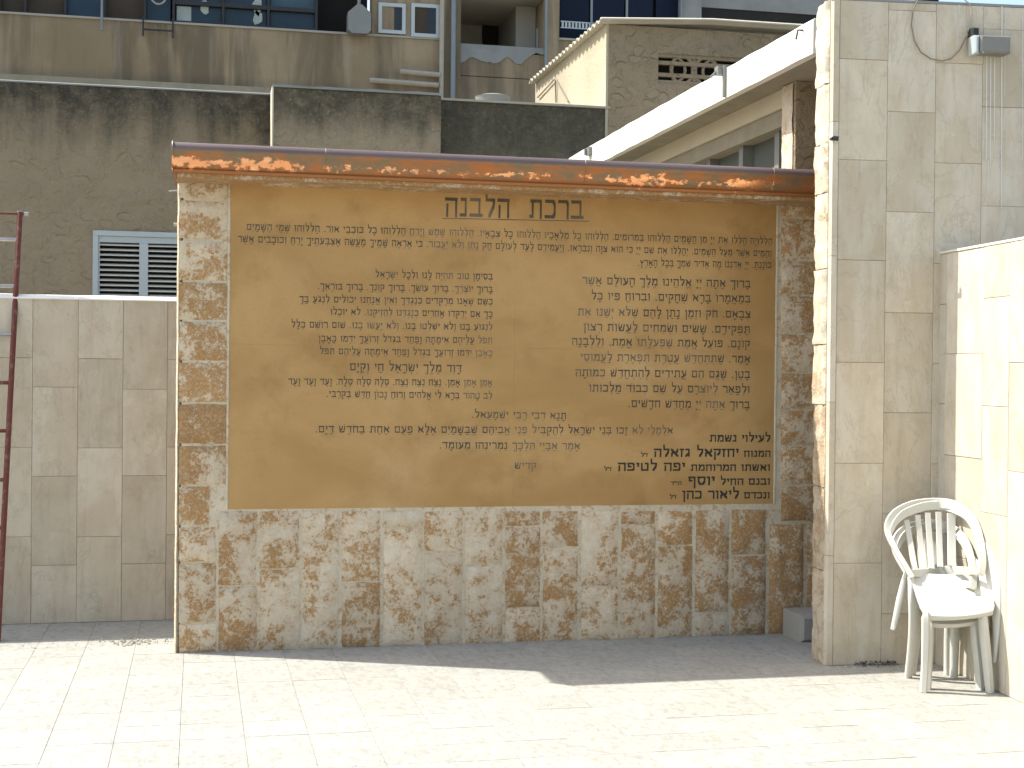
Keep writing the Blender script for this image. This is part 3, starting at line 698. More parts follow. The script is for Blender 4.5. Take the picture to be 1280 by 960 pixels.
# local: u towards the viewer, +v points right, face at v=0 faces left (-v)... 
ZR = 2.07
MB().box(-.05, 4.2, .02, .24, -.01, ZR-.004).build('wall_core', m_joint, rw)
def UR(px, py): return on_plane(px, py, a, (dd.x, dd.y))
ur = [-.045, UR(1196, 560)[0]+.03]
u1_ = UR(1227, 560)[0]; u2_ = UR(1260, 560)[0]; ur = [-.045, .10, u1_, u2_] + [u2_+(u2_-u1_)*k for k in range(1, 14)]
jr = [[380, 505, 630], [442, 572, 700], [372, 508, 643], [453, 590]]
for k in range(len(ur)-1):
    xm_ = (1183, 1211, 1243, 1270)[min(k, 3)]; js = jr[k] if k < 4 else None
    zz_ = sorted(UR(xm_, p)[1] for p in js) if js else ([.4, .92, 1.44] if k % 2 else [.15, .67, 1.19, 1.71])
    zs = [0]+zz_+[ZR]
    for z0, z1 in zip(zs[:-1], zs[1:]): 
        if z1-z0 > .02: slab(rw, ur[k], ur[k+1], z0, z1, m_slab3, g=.0008)
MB().box(-.048, 4.2, -.004, .25, ZR+.0005, ZR+.012).build('top_screed', m_whitemortar, rw)
# small white block in the recess behind the tall wall
p = on_z(986, 795)
bl = MB().cbox(on_y(1001, 790, 7.2).x, 3.6, 7.2, 7.44, -.005, .15, .02)
tag(bl.build('step_block', m_balcony), 'small grey plastered block in the corner recess behind the tall wall', 'block')

# ------------------------------------------------------------------ floodlight and cable on the tall wall
fl = empty('floodlight', (PTW.x, PTW.y, 0), ANG, label='grey box floodlight mounted near the top of the tall slab wall', cat='floodlight')
u0, z1 = UT(1215, 49); u1, z0 = UT(1252, 72)
MB().cbox(u0, u1, -.10, -.02, z0, z1, .008).build('housing', m_lamp, fl)
ue, ze = UT(1209, 60)
MB().cbox(u0-.03, u0-.001, -.095, -.025, z0-.006, z1+.0, .01).build('end_cap', m_alu, fl)
MB().cbox(u0-.025, u0+.01, -.06, -.004, z1+.002, z1+.045, .005).build('junction_box', m_dframe, fl)
MB().box(u0+.02, u1-.02, -.02, -.003, z0+.02, z1-.02).build('mounting_plate', m_lamp, fl)
MB().tube([(u0+.01, -.10, z0-.001), (u0+.012, -.11, z0-.004)], .004, 6).build('screw', m_steel, fl)
pts = []
for px_, py_ in ((1147,-2),(1140,14),(1138,32),(1142,52),(1150,66),(1162,74),(1176,77),(1188,74),(1198,64),(1206,48),(1211,42)):
    u, z = UT(px_, py_); pts.append((u, -.012, z))
cb = MB().tube(pts, .0032, 6).build('cable', m_cable, None, smooth=True); cb.location = (PTW.x, PTW.y, 0); cb.rotation_euler = (0, 0, ANG)
tag(cb, 'brown cable hanging in a loop from the top of the tall slab wall', 'cable')
pts = [(UT(px_, py_)[0], -.014, UT(px_, py_)[1]) for px_, py_ in ((1204,1),(1210,5),(1213,14),(1211,28),(1209,40))] 
c2 = MB().tube(pts, .0035, 6).build('cable', m_pipe2, None, smooth=True); c2.location = (PTW.x, PTW.y, 0); c2.rotation_euler = (0, 0, ANG)
tag(c2, 'short pale cable coming down onto the floodlight', 'cable')
u, z = UT(1042, 174)
hk = MB().tube([(u-.012, .0, z), (u-.012, -.03, z)], .009, 8).tube([(u-.012, -.03, z), (u+.012, -.034, z-.002)], .012, 8)
hk = hk.build('wall_hook', m_dframe, None); hk.location = (PTW.x, PTW.y, 0); hk.rotation_euler = (0, 0, ANG)
tag(hk, 'small black hook on the left arris of the tall slab wall', 'hook')
u, z = UT(1156, 1); 
cl = MB().cbox(u, u+.09, .03, .12, z+.0, z+.055, .008).build('junction_box', m_dframe, None); cl.location = (PTW.x, PTW.y, .012); cl.rotation_euler = (0, 0, ANG)
tag(cl, 'small dark junction box lying on top of the tall slab wall', 'box')

# ------------------------------------------------------------------ red ladder
la_ = empty('ladder', label='rusty red metal ladder leaning on the low wall at the left edge', cat='ladder')
tp = on_y(25, 265, 8.62); ft = on_y(-3, 810, 7.93); ft.z = 0
tp2 = tp
def rail(dx):
    return ft+Vector((dx, 0, 0)), tp2+Vector((dx, 0, 0))
for dx in (0, -.36):
    p0, p1 = rail(dx); MB().tube([p0, p1], .0155, 10).build('rail', m_red, la_, smooth=True)
    MB().tube([p1, p1+Vector((0, 0, .006))], .017, 10).build('cap', m_steel, la_)
for py in (300, 358, 418, 478, 539, 600, 659, 717, 772):
    best = min((abs(((lambda v: 480-F*v.y/-v.z)(MC.transposed() @ (ft.lerp(tp2, t/400)-Vector((0,0,HC)))))-py), t/400) for t in range(401))[1]
    p0 = ft.lerp(tp2, best); MB().tube([p0, p0+Vector((-.36, 0, 0))], .0105, 8).build('rung', m_steel if py < 430 else m_red, la_, smooth=True)
p1 = tp2+Vector((0, 0, -.012)); MB().tube([p1+Vector((-.4, 0, .0)), p1+Vector((.03, -.01, 0))], .007, 8).build('top_rod', m_red, la_, smooth=True)
MB().tube([p1+Vector((.026, -.01, 0)), p1+Vector((.05, -.012, 0))], .012, 8).build('knob', m_steel, la_, smooth=True)

# ------------------------------------------------------------------ plastic chairs
def chair(label, sh, drop, nar=1.0):
    base = at_depth(1185, 850, 6.70)
    root = empty('plastic_chair', (base.x+sh[0], base.y+sh[1], 0), -PSI, label=label, cat='chair', group='white plastic chairs stacked by the return wall')
    Mi = (Matrix.Translation((base.x, base.y, 0)) @ Matrix.Rotation(-PSI, 4, 'Z')).inverted()
    def P(px, py, D):
        q = Mi @ at_depth(px, py, D); q.x = q.x*nar; k = max(0, min(1, q.z/.3)); q.z = q.z*(1-drop/.45*min(1, k)) ; return q
    k_ = 6.8/1780
    def PB_(px, py, D): return P(px, py, D-max(0, px-1182)*.0052)
    rim = [(1140,722,6.80),(1131,706,6.83),(1120,688,6.87),(1111,670,6.92),(1110,655,6.95),(1120,641,6.98),(1140,632,7.0),(1166,629,7.01),(1191,631,7.0),(1208,641,6.98),(1219,655,6.95),(1225,675,6.92),(1228,700,6.87),(1226,718,6.82)]
    MB().ribbon([PB_(*q) for q in rim], [w_r*k_ for w_r in (7,7,7,7.5,8.5,11,13,14,13,11,9,9,9,9)], .02, crown=.25).build('back_rim', m_plast, root, smooth=True)
    MB().ribbon([PB_(*q) for q in ((1113,668,6.925),(1118,655,6.945),(1129,643,6.965),(1145,636,6.98),(1163,632,6.99),(1182,633,6.99),(1198,639,6.98),(1211,650,6.96),(1220,668,6.93))], [w_b*k_ for w_b in (4,7,11,12,12,12,11,7,4)], .012).build('back_band', m_plast, root, smooth=True)
    for (x0, y0), (x1, y1), w in (((1133,650),(1144,714),7.5),((1147,644),(1154.5,713),7.5),((1159.5,641),(1164.5,711),7.5),((1173,640),(1175.5,709),7.5),((1189,642),(1190,708),11)):
        pts = []
        for i in range(7):
            t = i/6; bow = .018*math.sin(math.pi*t); q = PB_(x0+(x1-x0)*t, y0+(y1-y0)*t, 6.975-.135*t+bow); pts.append(q)
        MB().ribbon(pts, [w*k_]*7, .011, crown=.2).build('back_slat', m_plast, root, smooth=True)
    MB().ribbon([PB_(*q) for q in ((1138,716,6.82),(1158,716,6.845),(1182,713,6.85),(1227,714,6.83))], [10*k_,12*k_,12*k_,8*k_], .013).build('back_base', m_plast, root, smooth=True)
    rows = [((1139,712,6.86),(1221,712,6.76)),((1140,722,6.83),(1227,721,6.74)),((1142,734,6.77),(1233,731,6.70)),((1146,747,6.68),(1239,741,6.63)),((1150,758,6.60),(1242,750,6.56)),((1154,764,6.545),(1243,757,6.535)),((1155,768,6.53),(1242,763,6.525)),((1155,774,6.535),(1241,768,6.53))]
    grid = []; NU = 12
    for ri, (l, r_) in enumerate(rows):
        A, C = P(*l), P(*r_); dip = (.022, .028, .03, .028, .022, .016, .012, .006)[ri]
        for i in range(NU+1):
            t = i/NU; q = A.lerp(C, t); q.z -= dip*math.sin(math.pi*t)**.6 if 0 < t < 1 else 0
            if ri >= 4: q.y -= .025*math.sin(math.pi*t)
            grid.append(q)
    nr = len(rows); mb = MB(); n0 = len(grid)
    low = [g_-Vector((0, 0, .009)) + (Vector((0, .009, .003)) if i//(NU+1) >= nr-2 else Vector((0, 0, 0))) for i, g_ in enumerate(grid)]
    fs = []
    for j in range(nr-1):
        for i in range(NU):
            q = (j*(NU+1)+i, j*(NU+1)+i+1, (j+1)*(NU+1)+i+1, (j+1)*(NU+1)+i); fs.append(q); fs.append(tuple(v+n0 for v in q[::-1]))
    ring = list(range(NU+1)) + [j*(NU+1)+NU for j in range(1, nr)] + [(nr-1)*(NU+1)+i for i in range(NU-1, -1, -1)] + [j*(NU+1) for j in range(nr-2, 0, -1)]
    for i in range(len(ring)): p_, q_ = ring[i], ring[(i+1) % len(ring)]; fs.append((p_, p_+n0, q_+n0, q_))
    mb.add(grid+low, fs).build('seat', m_plast, root, smooth=True)
    def leg(pts, ws, th=.02, side=(1, 0, 0), name='leg'):
        q = [P(*p) for p in pts]; ws = [w*.82 for w in ws]; 
        if name == 'leg': q[-1].z = .0
        o = MB().ribbon(q, [w*k_ for w in ws], th, side=side, crown=.3).build(name, m_plast, root, smooth=True)
    leg([(1158,765,6.55),(1157,772,6.54),(1157,790,6.54),(1156,830,6.545),(1154,866,6.54)], [4,12,12,11,10.5], .03, (1,-.25,0))
    leg([(1225,762,6.56),(1228,772,6.55),(1231,800,6.55),(1235,840,6.55),(1237,866,6.55)], [5,12,13,11,9], .028, (1,.3,0))
    leg([(1138,716,6.83),(1141,745,6.79),(1142,780,6.79),(1139,815,6.82),(1135,848,6.85)], [7,16,17,14,12], .016, (1,.35,0))
    leg([(1196,762,6.84),(1194,775,6.85),(1193,810,6.86),(1192,848,6.86)], [15,15,14,12], .02, (1,.2,0))
    leg([(1216,660,6.78),(1226,676,6.72),(1235,696,6.65),(1241,716,6.60),(1244,740,6.57),(1246,775,6.56),(1245,805,6.56),(1243,828,6.56)], [6,13,22,28,22,14,8,4], .012, (.75,-1,.35), 'armrest')
    if nar == 1: leg([(1133,712,6.85),(1130,726,6.86),(1125,748,6.86),(1119,775,6.86),(1116,787,6.86)], [4,9,11,9,7], .014, (1,-.4,0), 'armrest')
    leg([(1128,768,6.66),(1150,772,6.6),(1156,774,6.56)], [4,8,8], .01, (0,0,1), 'side_rib') if False else None
    return root
chair('white slatted plastic chair on top of the stack, seat in full sun', (0, 0), 0)
chair('white plastic chair underneath, mostly hidden behind the front chair of the stack', (.022, .065), .06, .80)

# ------------------------------------------------------------------ litter
lt = MB(); 
for k in range(170):
    px_ = rnd.choice((rnd.gauss(1080, 8), rnd.gauss(1108, 7))); q = on_z(min(1123, max(1063, px_)), rnd.gauss(831.5, 1.2)); z = rnd.uniform(0.003, .022); s_ = rnd.uniform(.006, .016)
    e = [Vector((rnd.uniform(-1,1), rnd.uniform(-1,1), rnd.uniform(-.5,.5)))*s_ for _ in range(3)]
    lt.add([q+v+Vector((0,0,z)) for v in e], [(0,1,2)])
tag(lt.build('leaf_litter', m_leaf, fix=False), 'small heap of dark dried leaves at the foot of the tall wall', 'litter', kind='stuff')
def crumb(q, s_):
    mb = MB(); vs = [Vector((math.cos(a_)*rnd.uniform(.6,1), math.sin(a_)*rnd.uniform(.6,1), 0))*s_ for a_ in [i*1.256 for i in range(5)]]
    vs2 = [v*rnd.uniform(.4,.8)+Vector((0,0,s_*rnd.uniform(.5,.9))) for v in vs]
    mb.add([q+v for v in vs+vs2], [(4,3,2,1,0),(5,6,7,8,9)]+[(i,(i+1)%5,(i+1)%5+5,i+5) for i in range(5)]); return mb
al = MB()
for k in range(120):
    q = on_z(rnd.gauss(172, 18), rnd.gauss(803, 2.6)); c_ = crumb(q+Vector((0,0,.0005)), rnd.uniform(.003, .011)); al.add(c_.v, c_.f)
for k in range(60):
    q = on_z(rnd.uniform(20, 210), rnd.uniform(792, 812)); c_ = crumb(q+Vector((0,0,.0005)), rnd.uniform(.002, .006)); al.add(c_.v, c_.f)
gr = MB()
def grit(q, s_): c_ = crumb(q+Vector((0,0,.0005)), s_); gr.add(c_.v, c_.f)
for k in range(260): grit(Vector((rnd.uniform(-.05, 3.4), YW-.012-abs(rnd.gauss(0, .035)), 0)), rnd.uniform(.0015, .005))
for k in range(160): grit(Vector((rnd.uniform(-3, -.2), YL-.012-abs(rnd.gauss(0, .03)), 0)), rnd.uniform(.0015, .005))
for k in range(120):
    t_ = rnd.uniform(.0, .56); grit(Vector((PTW.x+dT[0]*t_, PTW.y+dT[1]*t_-.012-abs(rnd.gauss(0, .025)), 0)), rnd.uniform(.0015, .005))
for k in range(220): grit(Vector((rnd.uniform(-2.2, 3.6), rnd.uniform(5.0, 7.3), 0)), rnd.uniform(.001, .0035))
tag(gr.build('ground_grit', m_debris, fix=False), 'fine grit and crumbs scattered over the paving and along the feet of the walls', 'grit', kind='stuff')
tag(al.build('stone_crumbs', m_debris, fix=False), 'scatter of broken stone crumbs on the ground left of the stone wall', 'rubble', kind='stuff')

# ------------------------------------------------------------------ annex buildings behind
def YX(y): return lambda px, py: on_y(px, py, y)
YA, YB = 13.0, 12.62
ax = empty('annex_building', label='grey brown stucco building with a louvred shutter behind the low wall', cat='building')
pa = YX(YA)
zt1 = .5*(pa(0, 104).z+pa(335, 117).z); xr = pa(340, 200).x
x0w, x1w = pa(116, 330).x, pa(245, 330).x; z0w, z1w = pa(150, 400).z, pa(150, 289).z
wl = MB().box(-12, x0w, YA, YA+.25, -.01, zt1).box(x0w, x1w, YA, YA+.25, -.01, z0w).box(x0w, x1w, YA, YA+.25, z1w, zt1).box(x1w, xr+.3, YA, YA+.25, -.01, zt1)
wl.build('wall', m_st1, ax)
MB().prism_x([(YA-.012, zt1), (YA-.012, zt1+.012), (YA+.03, zt1+.024), (YA+.3, zt1+.03), (YA+.3, zt1)], -12, xr+.02).build('parapet_cap', m_conc_grey, ax)
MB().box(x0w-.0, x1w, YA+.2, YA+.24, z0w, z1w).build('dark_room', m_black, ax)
wn = MB(); fw = .05
wf = MB().box(x0w, x1w, YA-.02, YA+.05, z1w-.045, z1w).box(x0w, x0w+.045, YA-.02, YA+.05, z0w, z1w-.046).box(x1w-.045, x1w, YA-.02, YA+.05, z0w, z1w-.046)
wfo = wf.build('window', m_alu, ax)
xa, xb, xc = pa(124.5, 340).x, pa(174, 340).x, pa(185, 340).x
MB().box(x0w+.046, x1w-.046, YA-.005, YA+.035, z1w-.10, z1w-.047).box(x0w+.046, xa, YA-.005, YA+.035, z0w, z1w-.101).box(xb, xc, YA-.008, YA+.035, z0w, z1w-.101).build('sash', m_alu, wfo)
sp = (pa(150, 311.3).z-pa(150, 317.6).z)
for xa_, xb_ in ((xa, xb), (xc, x1w-.05)):
    first = None; k = 0; z = z1w-.125
    while z > z0w:
        if first is None:
            first = MB().prism_x([(-.006, -.004), (-.008, .004), (.026, .018), (.028, .010)], xa_, xb_).build('slat', m_slat, wfo); o = first
        else: o = first.copy(); COL.objects.link(o)
        o.parent = wfo; o.location = (0, YA+.005, z); z -= sp
# middle bay, standing proud
pb = YX(YB); ab = empty('annex_bay', label='grey brown stucco block standing proud, above the middle of the coping', cat='building')
xl_, xr_ = pb(342, 150).x, pb(551, 160).x; zt2 = .5*(pb(345, 108).z+pb(550, 121).z)
MB().box(xl_, xr_, YB, YA+1.2, -.01, zt2).build('wall', m_st2, ab)
vs = []; fs = []; N = 60
for i in range(N+1):
    x = xl_-.015+(xr_-xl_+.03)*i/N; j1 = noise.noise(Vector((x*5, 0, 9)))*.014
    vs += [(x, YB-.02, zt2+.0), (x, YB-.02+j1*.4, zt2+.022+j1), (x, YB+.1, zt2+.04+j1), (x, YB+.5, zt2+.04)]
for i in range(N):
    for k in range(3): fs.append((i*4+k, (i+1)*4+k, (i+1)*4+k+1, i*4+k+1))
MB().add(vs, fs).build('parapet_cap', m_conc_grey, ab)
MB().box(xl_-.014, xl_-.001, YB-.008, YB+.3, -.01, zt2+.015).build('sunlit_return_strip', m_fasc, ab)  # pale strip painting the sunlight on the block's left return
# right bay, mossy
xr3 = pa(765, 160).x; zt3 = .5*(pa(555, 127).z+pa(758, 134).z)
am = empty('mossy_parapet_wall', label='dark mossy stucco wall between the proud block and the shed', cat='wall')
MB().box(xr_+.003, xr3-.02, YA+.01, YA+1.2, -.01, zt3).build('wall', m_st3, am)
MB().box(xr_+.003, xr3-.02, YA-.01, YA+1.2, zt3, zt3+.02).build('parapet_cap', m_pipe2, am)
p = on_y(616, 122, YA+.35); 
tk = MB().tube([(p.x, p.y, zt3+.02), (p.x, p.y, zt3+.11), (p.x, p.y, zt3+.12)], [.165, .165, .172], 20).tube([(p.x, p.y, zt3+.12), (p.x, p.y, zt3+.14)], [.172, .10], 20)
tag(tk.build('roof_drum', m_conc_grey, smooth=True), 'low round cement drum standing on the mossy wall', 'drum')

# ------------------------------------------------------------------ shed with corrugated roof
sd = empty('roof_shed', label='stucco roof shed with a decorative vent and corrugated roof', cat='shed')
x0s = pa(760, 80).x; zs1 = pa(762, 30).z; x1s = x0s+3.4; ysb = 15.9
v0, v1 = pa(823, 66), pa(918, 105.5); vx0, vx1, vz1, vz0 = v0.x, v1.x+.08, v0.z, pa(826, 104).z
MB().box(x0s+.004, vx0, YA, YA+.2, -.01, zs1).box(vx0, vx1, YA, YA+.2, -.01, vz0).box(vx0, vx1, YA, YA+.2, vz1, zs1).box(vx1, x1s, YA, YA+.2, -.01, zs1).build('wall', m_st4, sd)
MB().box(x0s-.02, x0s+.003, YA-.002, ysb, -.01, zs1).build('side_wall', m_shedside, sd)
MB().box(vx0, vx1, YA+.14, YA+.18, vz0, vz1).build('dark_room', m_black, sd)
# pierced vent: bars, diamond and rings
vt = MB(); y0_, y1_ = YA+.015, YA+.06; hh = vz1-vz0; cxv = pa(869, 85).x; czv = (vz0+vz1)/2
for f_ in (.06, .30, .70, .94):
    vt.box(vx0, vx1, y0_, y1_, vz0+hh*f_-.018, vz0+hh*f_+.018)
def arc(cx_, cz_, rx, rz, a0, a1, n_=14): return [(cx_+rx*math.cos(a0+(a1-a0)*i/n_), YA+.035, cz_+rz*math.sin(a0+(a1-a0)*i/n_)) for i in range(n_+1)]
for s_ in (-1, 1):
    vt.tube(arc(cxv+s_*.12, czv, .11, hh*.47, 0, 2*math.pi, 24), .02, 6)
    vt.tube(arc(cxv+s_*.25, czv, .16, hh*.47, -1.35, 1.35) if s_ < 0 else arc(cxv+.25, czv, .16, hh*.47, math.pi-1.35, math.pi+1.35), .016, 6)
    dx = cxv+s_*.48
    vt.tube([(dx-.10, YA+.035, czv), (dx, YA+.035, czv+hh*.17), (dx+.10, YA+.035, czv), (dx, YA+.035, czv-hh*.17), (dx-.10, YA+.035, czv)], .016, 6)
    vt.box(vx0 if s_ < 0 else dx+.10, dx-.10 if s_ < 0 else vx1, y0_, y1_, czv-.014, czv+.014)
vt.tube([(cxv, YA+.035, vz0), (cxv, YA+.035, vz1)], .018, 6)
vt.build('vent_grille', m_st4, sd)
# roof sheets: corrugation ridges run in x
rv = []; rf = []; ny = 150; xa_, xb_ = x0s-.10, x1s+.1
for i in range(ny+1):
    y = YA-.12+(ysb-YA+.1)*i/ny; w = .018*math.sin(i*2*math.pi/7.2)
    sl_ = .02
    for x, dz in ((xa_, -.015), (x0s+1.0, .045), (xb_, .05)): rv.append((x, y, zs1+.035+w+dz))
    for x, dz in ((xa_, -.015), (x0s+1.0, .045), (xb_, .05)): rv.append((x, y, zs1+.023+w+dz))
for i in range(ny):
    a_ = i*6; b_ = a_+6
    rf += [(a_,a_+1,b_+1,b_),(a_+1,a_+2,b_+2,b_+1),(a_+3,b_+3,b_+4,a_+4),(a_+4,b_+4,b_+5,a_+5),(a_,b_,b_+3,a_+3),(a_+2,a_+5,b_+5,b_+2)]
rf += [(0,3,4,1),(1,4,5,2)]
MB().add(rv, rf).build('corrugated_roof', m_asb, sd, smooth=True)
q0 = on_x(685, 130, x0s-.03); 
wr = MB(); A_ = on_x(694, 98, x0s-.04)
wr.tube([A_, on_x(695, 128, x0s-.04)], .01, 5).tube([A_, on_x(672, 122, x0s-.04)], .008, 5).tube([A_, on_x(710, 127, x0s-.04)], .008, 5)
tag(wr.build('wire_stay', m_cable), 'thin wire stays on the sunlit side of the shed', 'wire')

# ------------------------------------------------------------------ white canopy building at right
XB_, XW = 3.106, 3.34
cb_ = empty('canopy_building', label='building with white roof beam and dark windows above the right end of the coping', cat='building')
zbt, zbb = 3.33, 3.137
n1_ = on_x(1016, 16, XB_); n2_ = on_x(1016, 62, XB_); zbt = .5*(n1_.z+on_x(735, 187, XB_).z); zbb = .5*(n2_.z+on_x(772, 195, XB_).z)
vs = []; fs = []; N = 80
for i in range(N+1):
    y = 6.9+5.0*i/N; j1 = noise.noise(Vector((y*3, 5, 1)))*.008; j2 = noise.noise(Vector((y*4, 9, 1)))*.006
    vs += [(XB_, y, zbb+j2), (XB_, y, zbt-.01+j1), (XB_+.012, y, zbt+j1), (XB_+.05, y, zbt), (XB_+.05, y, zbb+.0)]
for i in range(N):
    for k in range(5): fs.append((i*5+k, i*5+(k+1) % 5, (i+1)*5+(k+1) % 5, (i+1)*5+k))
fs += [(0,1,2,3,4), tuple(N*5+k for k in range(5))]
MB().add(vs, fs).build('roof_beam', m_white, cb_)
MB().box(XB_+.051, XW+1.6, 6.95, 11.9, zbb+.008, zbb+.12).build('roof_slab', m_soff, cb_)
zl = on_x(979, 134, XW).z
MB().box(XW, XW+.2, 7.80, 11.8, zl, zbb+.007).build('lintel', m_fasc, cb_)
MB().box(XW+.13, XW+.15, 7.80, 11.8, .9, zl-.002).build('pane', m_glassg, cb_)
for px_ in (975, 930, 889, 850, 815, 790):
    q = on_x(px_, 170, XW+.08)
    MB().box(XW+.06, XW+.129, q.y-.035, q.y+.035, 1.0, zl-.004).build('mullion', m_hood, cb_)
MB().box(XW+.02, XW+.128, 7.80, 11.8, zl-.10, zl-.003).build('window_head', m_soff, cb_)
MB().box(XW-.002, XW+.2, 7.80, 11.8, -.01, 1.0).build('sill_wall', m_st4, cb_)
yc = on_x(994, 160, XW-.02).y
MB().cbox(XW-.02, XW+1.2, yc, yc+.02, -.01, zbb+.008, .004).build('end_wall', m_st4, cb_)
rough = MB(); 
nv, nz = 5, 60; vs = []
for j in range(nz+1):
    for i in range(nv+1):
        y = yc+.021+.15*i/nv; z = zbb*j/nz; nn = noise.fractal(Vector((y*14, z*12, 3)), 1, 2, 3); vs.append((XW-.028+nn*.008, y, z))
rough.add(vs, [(j*(nv+1)+i, j*(nv+1)+i+1, (j+1)*(nv+1)+i+1, (j+1)*(nv+1)+i) for j in range(nz) for i in range(nv)])
rough.box(XW-.018, XW+.15, yc+.022, yc+.172, -.01, zbb+.006)
rough.build('column', m_edge, cb_, shade_color=(.35, 0, 0, 1))
# brackets on the beam
q = on_x(905, 90, XB_)
br = MB().box(XB_-.05, XB_-.001, q.y-.03, q.y+.03, q.z-.02, q.z+.03).box(XB_-.02, XB_-.001, q.y-.045, q.y-.025, q.z-.16, q.z+.03).tube([(XB_-.05, q.y, q.z), (XB_-.075, q.y+.03, q.z-.03)], .008, 6)
tag(br.build('bracket', m_hood), 'small rusty angle bracket on the face of the white roof beam', 'bracket')
q = on_x(1004, 38, XB_); tag(MB().tube([q, q+Vector((-.03, 0, .0)), q+Vector((-.04, 0, -.05))], .006, 6).build('beam_hook', m_dframe), 'tiny dark hook near the right end of the white roof beam', 'hook')
q = on_x(737, 190, XB_); tag(MB().box(XB_-.03, XB_-.001, q.y-.08, q.y+.02, q.z-.03, q.z+.03).box(XB_-.05, XB_-.03, q.y-.03, q.y-.01, q.z-.03, q.z+.02).build('beam_bracket', m_hood), 'small grey bracket at the left foot of the white roof beam', 'bracket')

# ------------------------------------------------------------------ apartment building behind everything
YG = 20.0; pg = YX(YG)
ap = empty('apartment_building', label='large stained concrete apartment building filling the top of the view', cat='building')
def G(px, py): p = pg(px, py); return p.x, p.z
def quad(px0, px1, pyt, pyb, y0, y1, name, mat, parent=None):   # level box; pyt/pyb measured at the middle
    xm_ = (px0+px1)/2; a_ = on_y(px0, (pyt+pyb)/2, y0); b_ = on_y(px1, (pyt+pyb)/2, y0)
    return MB().box(a_.x, b_.x, y0, y1, on_y(xm_, pyb, y0).z, on_y(xm_, pyt, y0).z).build(name, mat, parent or ap)
xgl = -16.0; x550 = G(551, 30)[0]; x465 = G(465, 30)[0]
ztop = .5*(G(0, 20.5)[1]+G(465, 42)[1])
zbb2 = .5*(G(0, 95)[1]+G(335, 106)[1])
MB().box(xgl, x550, YG, YG+.3, zbb2, ztop).build('spandrel', m_conc, ap)
MB().box(xgl, x550, YG-.02, YG+.3, ztop+.001, ztop+.03).build('sill', m_balcony, ap)
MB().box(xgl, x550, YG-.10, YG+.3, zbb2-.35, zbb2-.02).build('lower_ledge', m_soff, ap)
MB().box(xgl, x550+.1, YG+.35, YG+.7, -.01, zbb2+.4).build('lower_wall', m_conc, ap)
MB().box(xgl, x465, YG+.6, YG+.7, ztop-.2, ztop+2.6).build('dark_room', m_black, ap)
MB().box(xgl, G(1040, 0)[0], YG-.3, YG+3, ztop+2.6, ztop+2.95).build('floor_slab', m_conc, ap)
zpan = ztop+.032; zu = ztop+2.5
def pane(px0, px1, mat, z0=None, z1=None, y=YG+.18):
    a_, b_ = on_y(px0, 20, y).x, on_y(px1, 20, y).x
    return MB().box(a_, b_, y, y+.02, z0 or zpan, z1 or zu).build('pane', mat, ap)
pane(-60, -2, m_curt); pane(0, 30, m_curt); pane(33, 80, m_curt); pane(83, 129, m_blue); pane(132, 180, m_curt); pane(183, 213, m_blue)
def zrow(py, px=300): return on_y(px, py, YG+.18).z
z_tr = zrow(9, 300)
for a_, b_ in ((220, 277), (281, 333), (338, 394)):
    pane(a_, b_, m_blue if a_ != 281 else m_blue, z1=z_tr-.03); pane(a_, b_, m_bluel if a_ == 338 else m_blue, z0=z_tr+.03)
pane(221, 239, m_pale, zpan+.02, z_tr-.04, YG+.172)
for cx_, cy_ in ((256, 10), (322, 8), (322, 22)):
    q = on_y(cx_, cy_, YG+.15); mb = MB()
    poly = [(q.x+.075*math.cos(t)*rnd.uniform(.6,1.1), q.z+.13*math.sin(t)*rnd.uniform(.6,1.1)) for t in [i*.7 for i in range(9)]]
    mb.prism_y(poly, YG+.165, YG+.176).build('pane_repair', m_pale, ap)
for px_ in (-1, 31.5, 81.5, 130.5, 181, 217, 279, 335.5, 395.5):
    a_ = on_y(px_-1.6, 20, YG+.1).x; b_ = on_y(px_+1.6, 20, YG+.1).x
    MB().box(a_, b_, YG+.1, YG+.22, zpan, zu).build('mullion', m_dframe, ap)
MB().box(on_y(219, 9, YG+.1).x, on_y(394, 9, YG+.1).x, YG+.11, YG+.17, z_tr-.028, z_tr+.028).build('transom', m_dframe, ap)
MB().box(on_y(219, 9, YG+.1).x, on_y(394, 9, YG+.1).x, YG+.11, YG+.17, zpan, zpan+.05).build('transom', m_dframe, ap)
q = on_y(198, 0, YG-.0); MB().tube([(q.x+.10*math.cos(t), YG-.02, q.z+.05+.11*math.sin(t)) for t in [i*.35 for i in range(19)]], .012, 6).build('ring', m_pipe2, ap)
# bracket frame under the ring window
q0, q1 = on_y(179, 30, YG-.08), on_y(216, 47, YG-.08); mb = MB()
zlo, zhi = q1.z, q0.z
for x in (q0.x, q1.x): mb.box(x-.012, x+.012, YG-.09, YG-.065, zlo, zhi+.1)
mb.box(q0.x, q1.x, YG-.088, YG-.067, zlo+.08, zlo+.10)
tag(mb.build('wall_bracket', m_dframe), 'thin black metal bracket frame fixed over the stained concrete band', 'bracket')
def vpipe(px, pyt, pyb, w, mat, label, y=YG-.08, name='drain_pipe'):
    a_ = on_y(px, pyt, y); b_ = on_y(px-.008*(pyb-pyt), pyb, y); r = w/2*y/F
    o = MB().tube([(b_.x, y, b_.z), (b_.x, y, a_.z)], r, 10).build(name, mat, smooth=True); return tag(o, label, 'pipe')
vpipe(127.5, -8, 38, 3.2, m_pipe, 'thin grey pipe ending halfway down the stained concrete band at upper left')
vpipe(552.5, -8, 150, 6, m_pipe2, 'beige vertical pipe beside the two small aluminium windows')
vpipe(567, -8, 150, 6.5, m_pipe, 'blue grey drain pipe left of the open balcony')
vpipe(683, -8, 90, 4, m_pipe, 'thin grey pipe right of the open balcony')
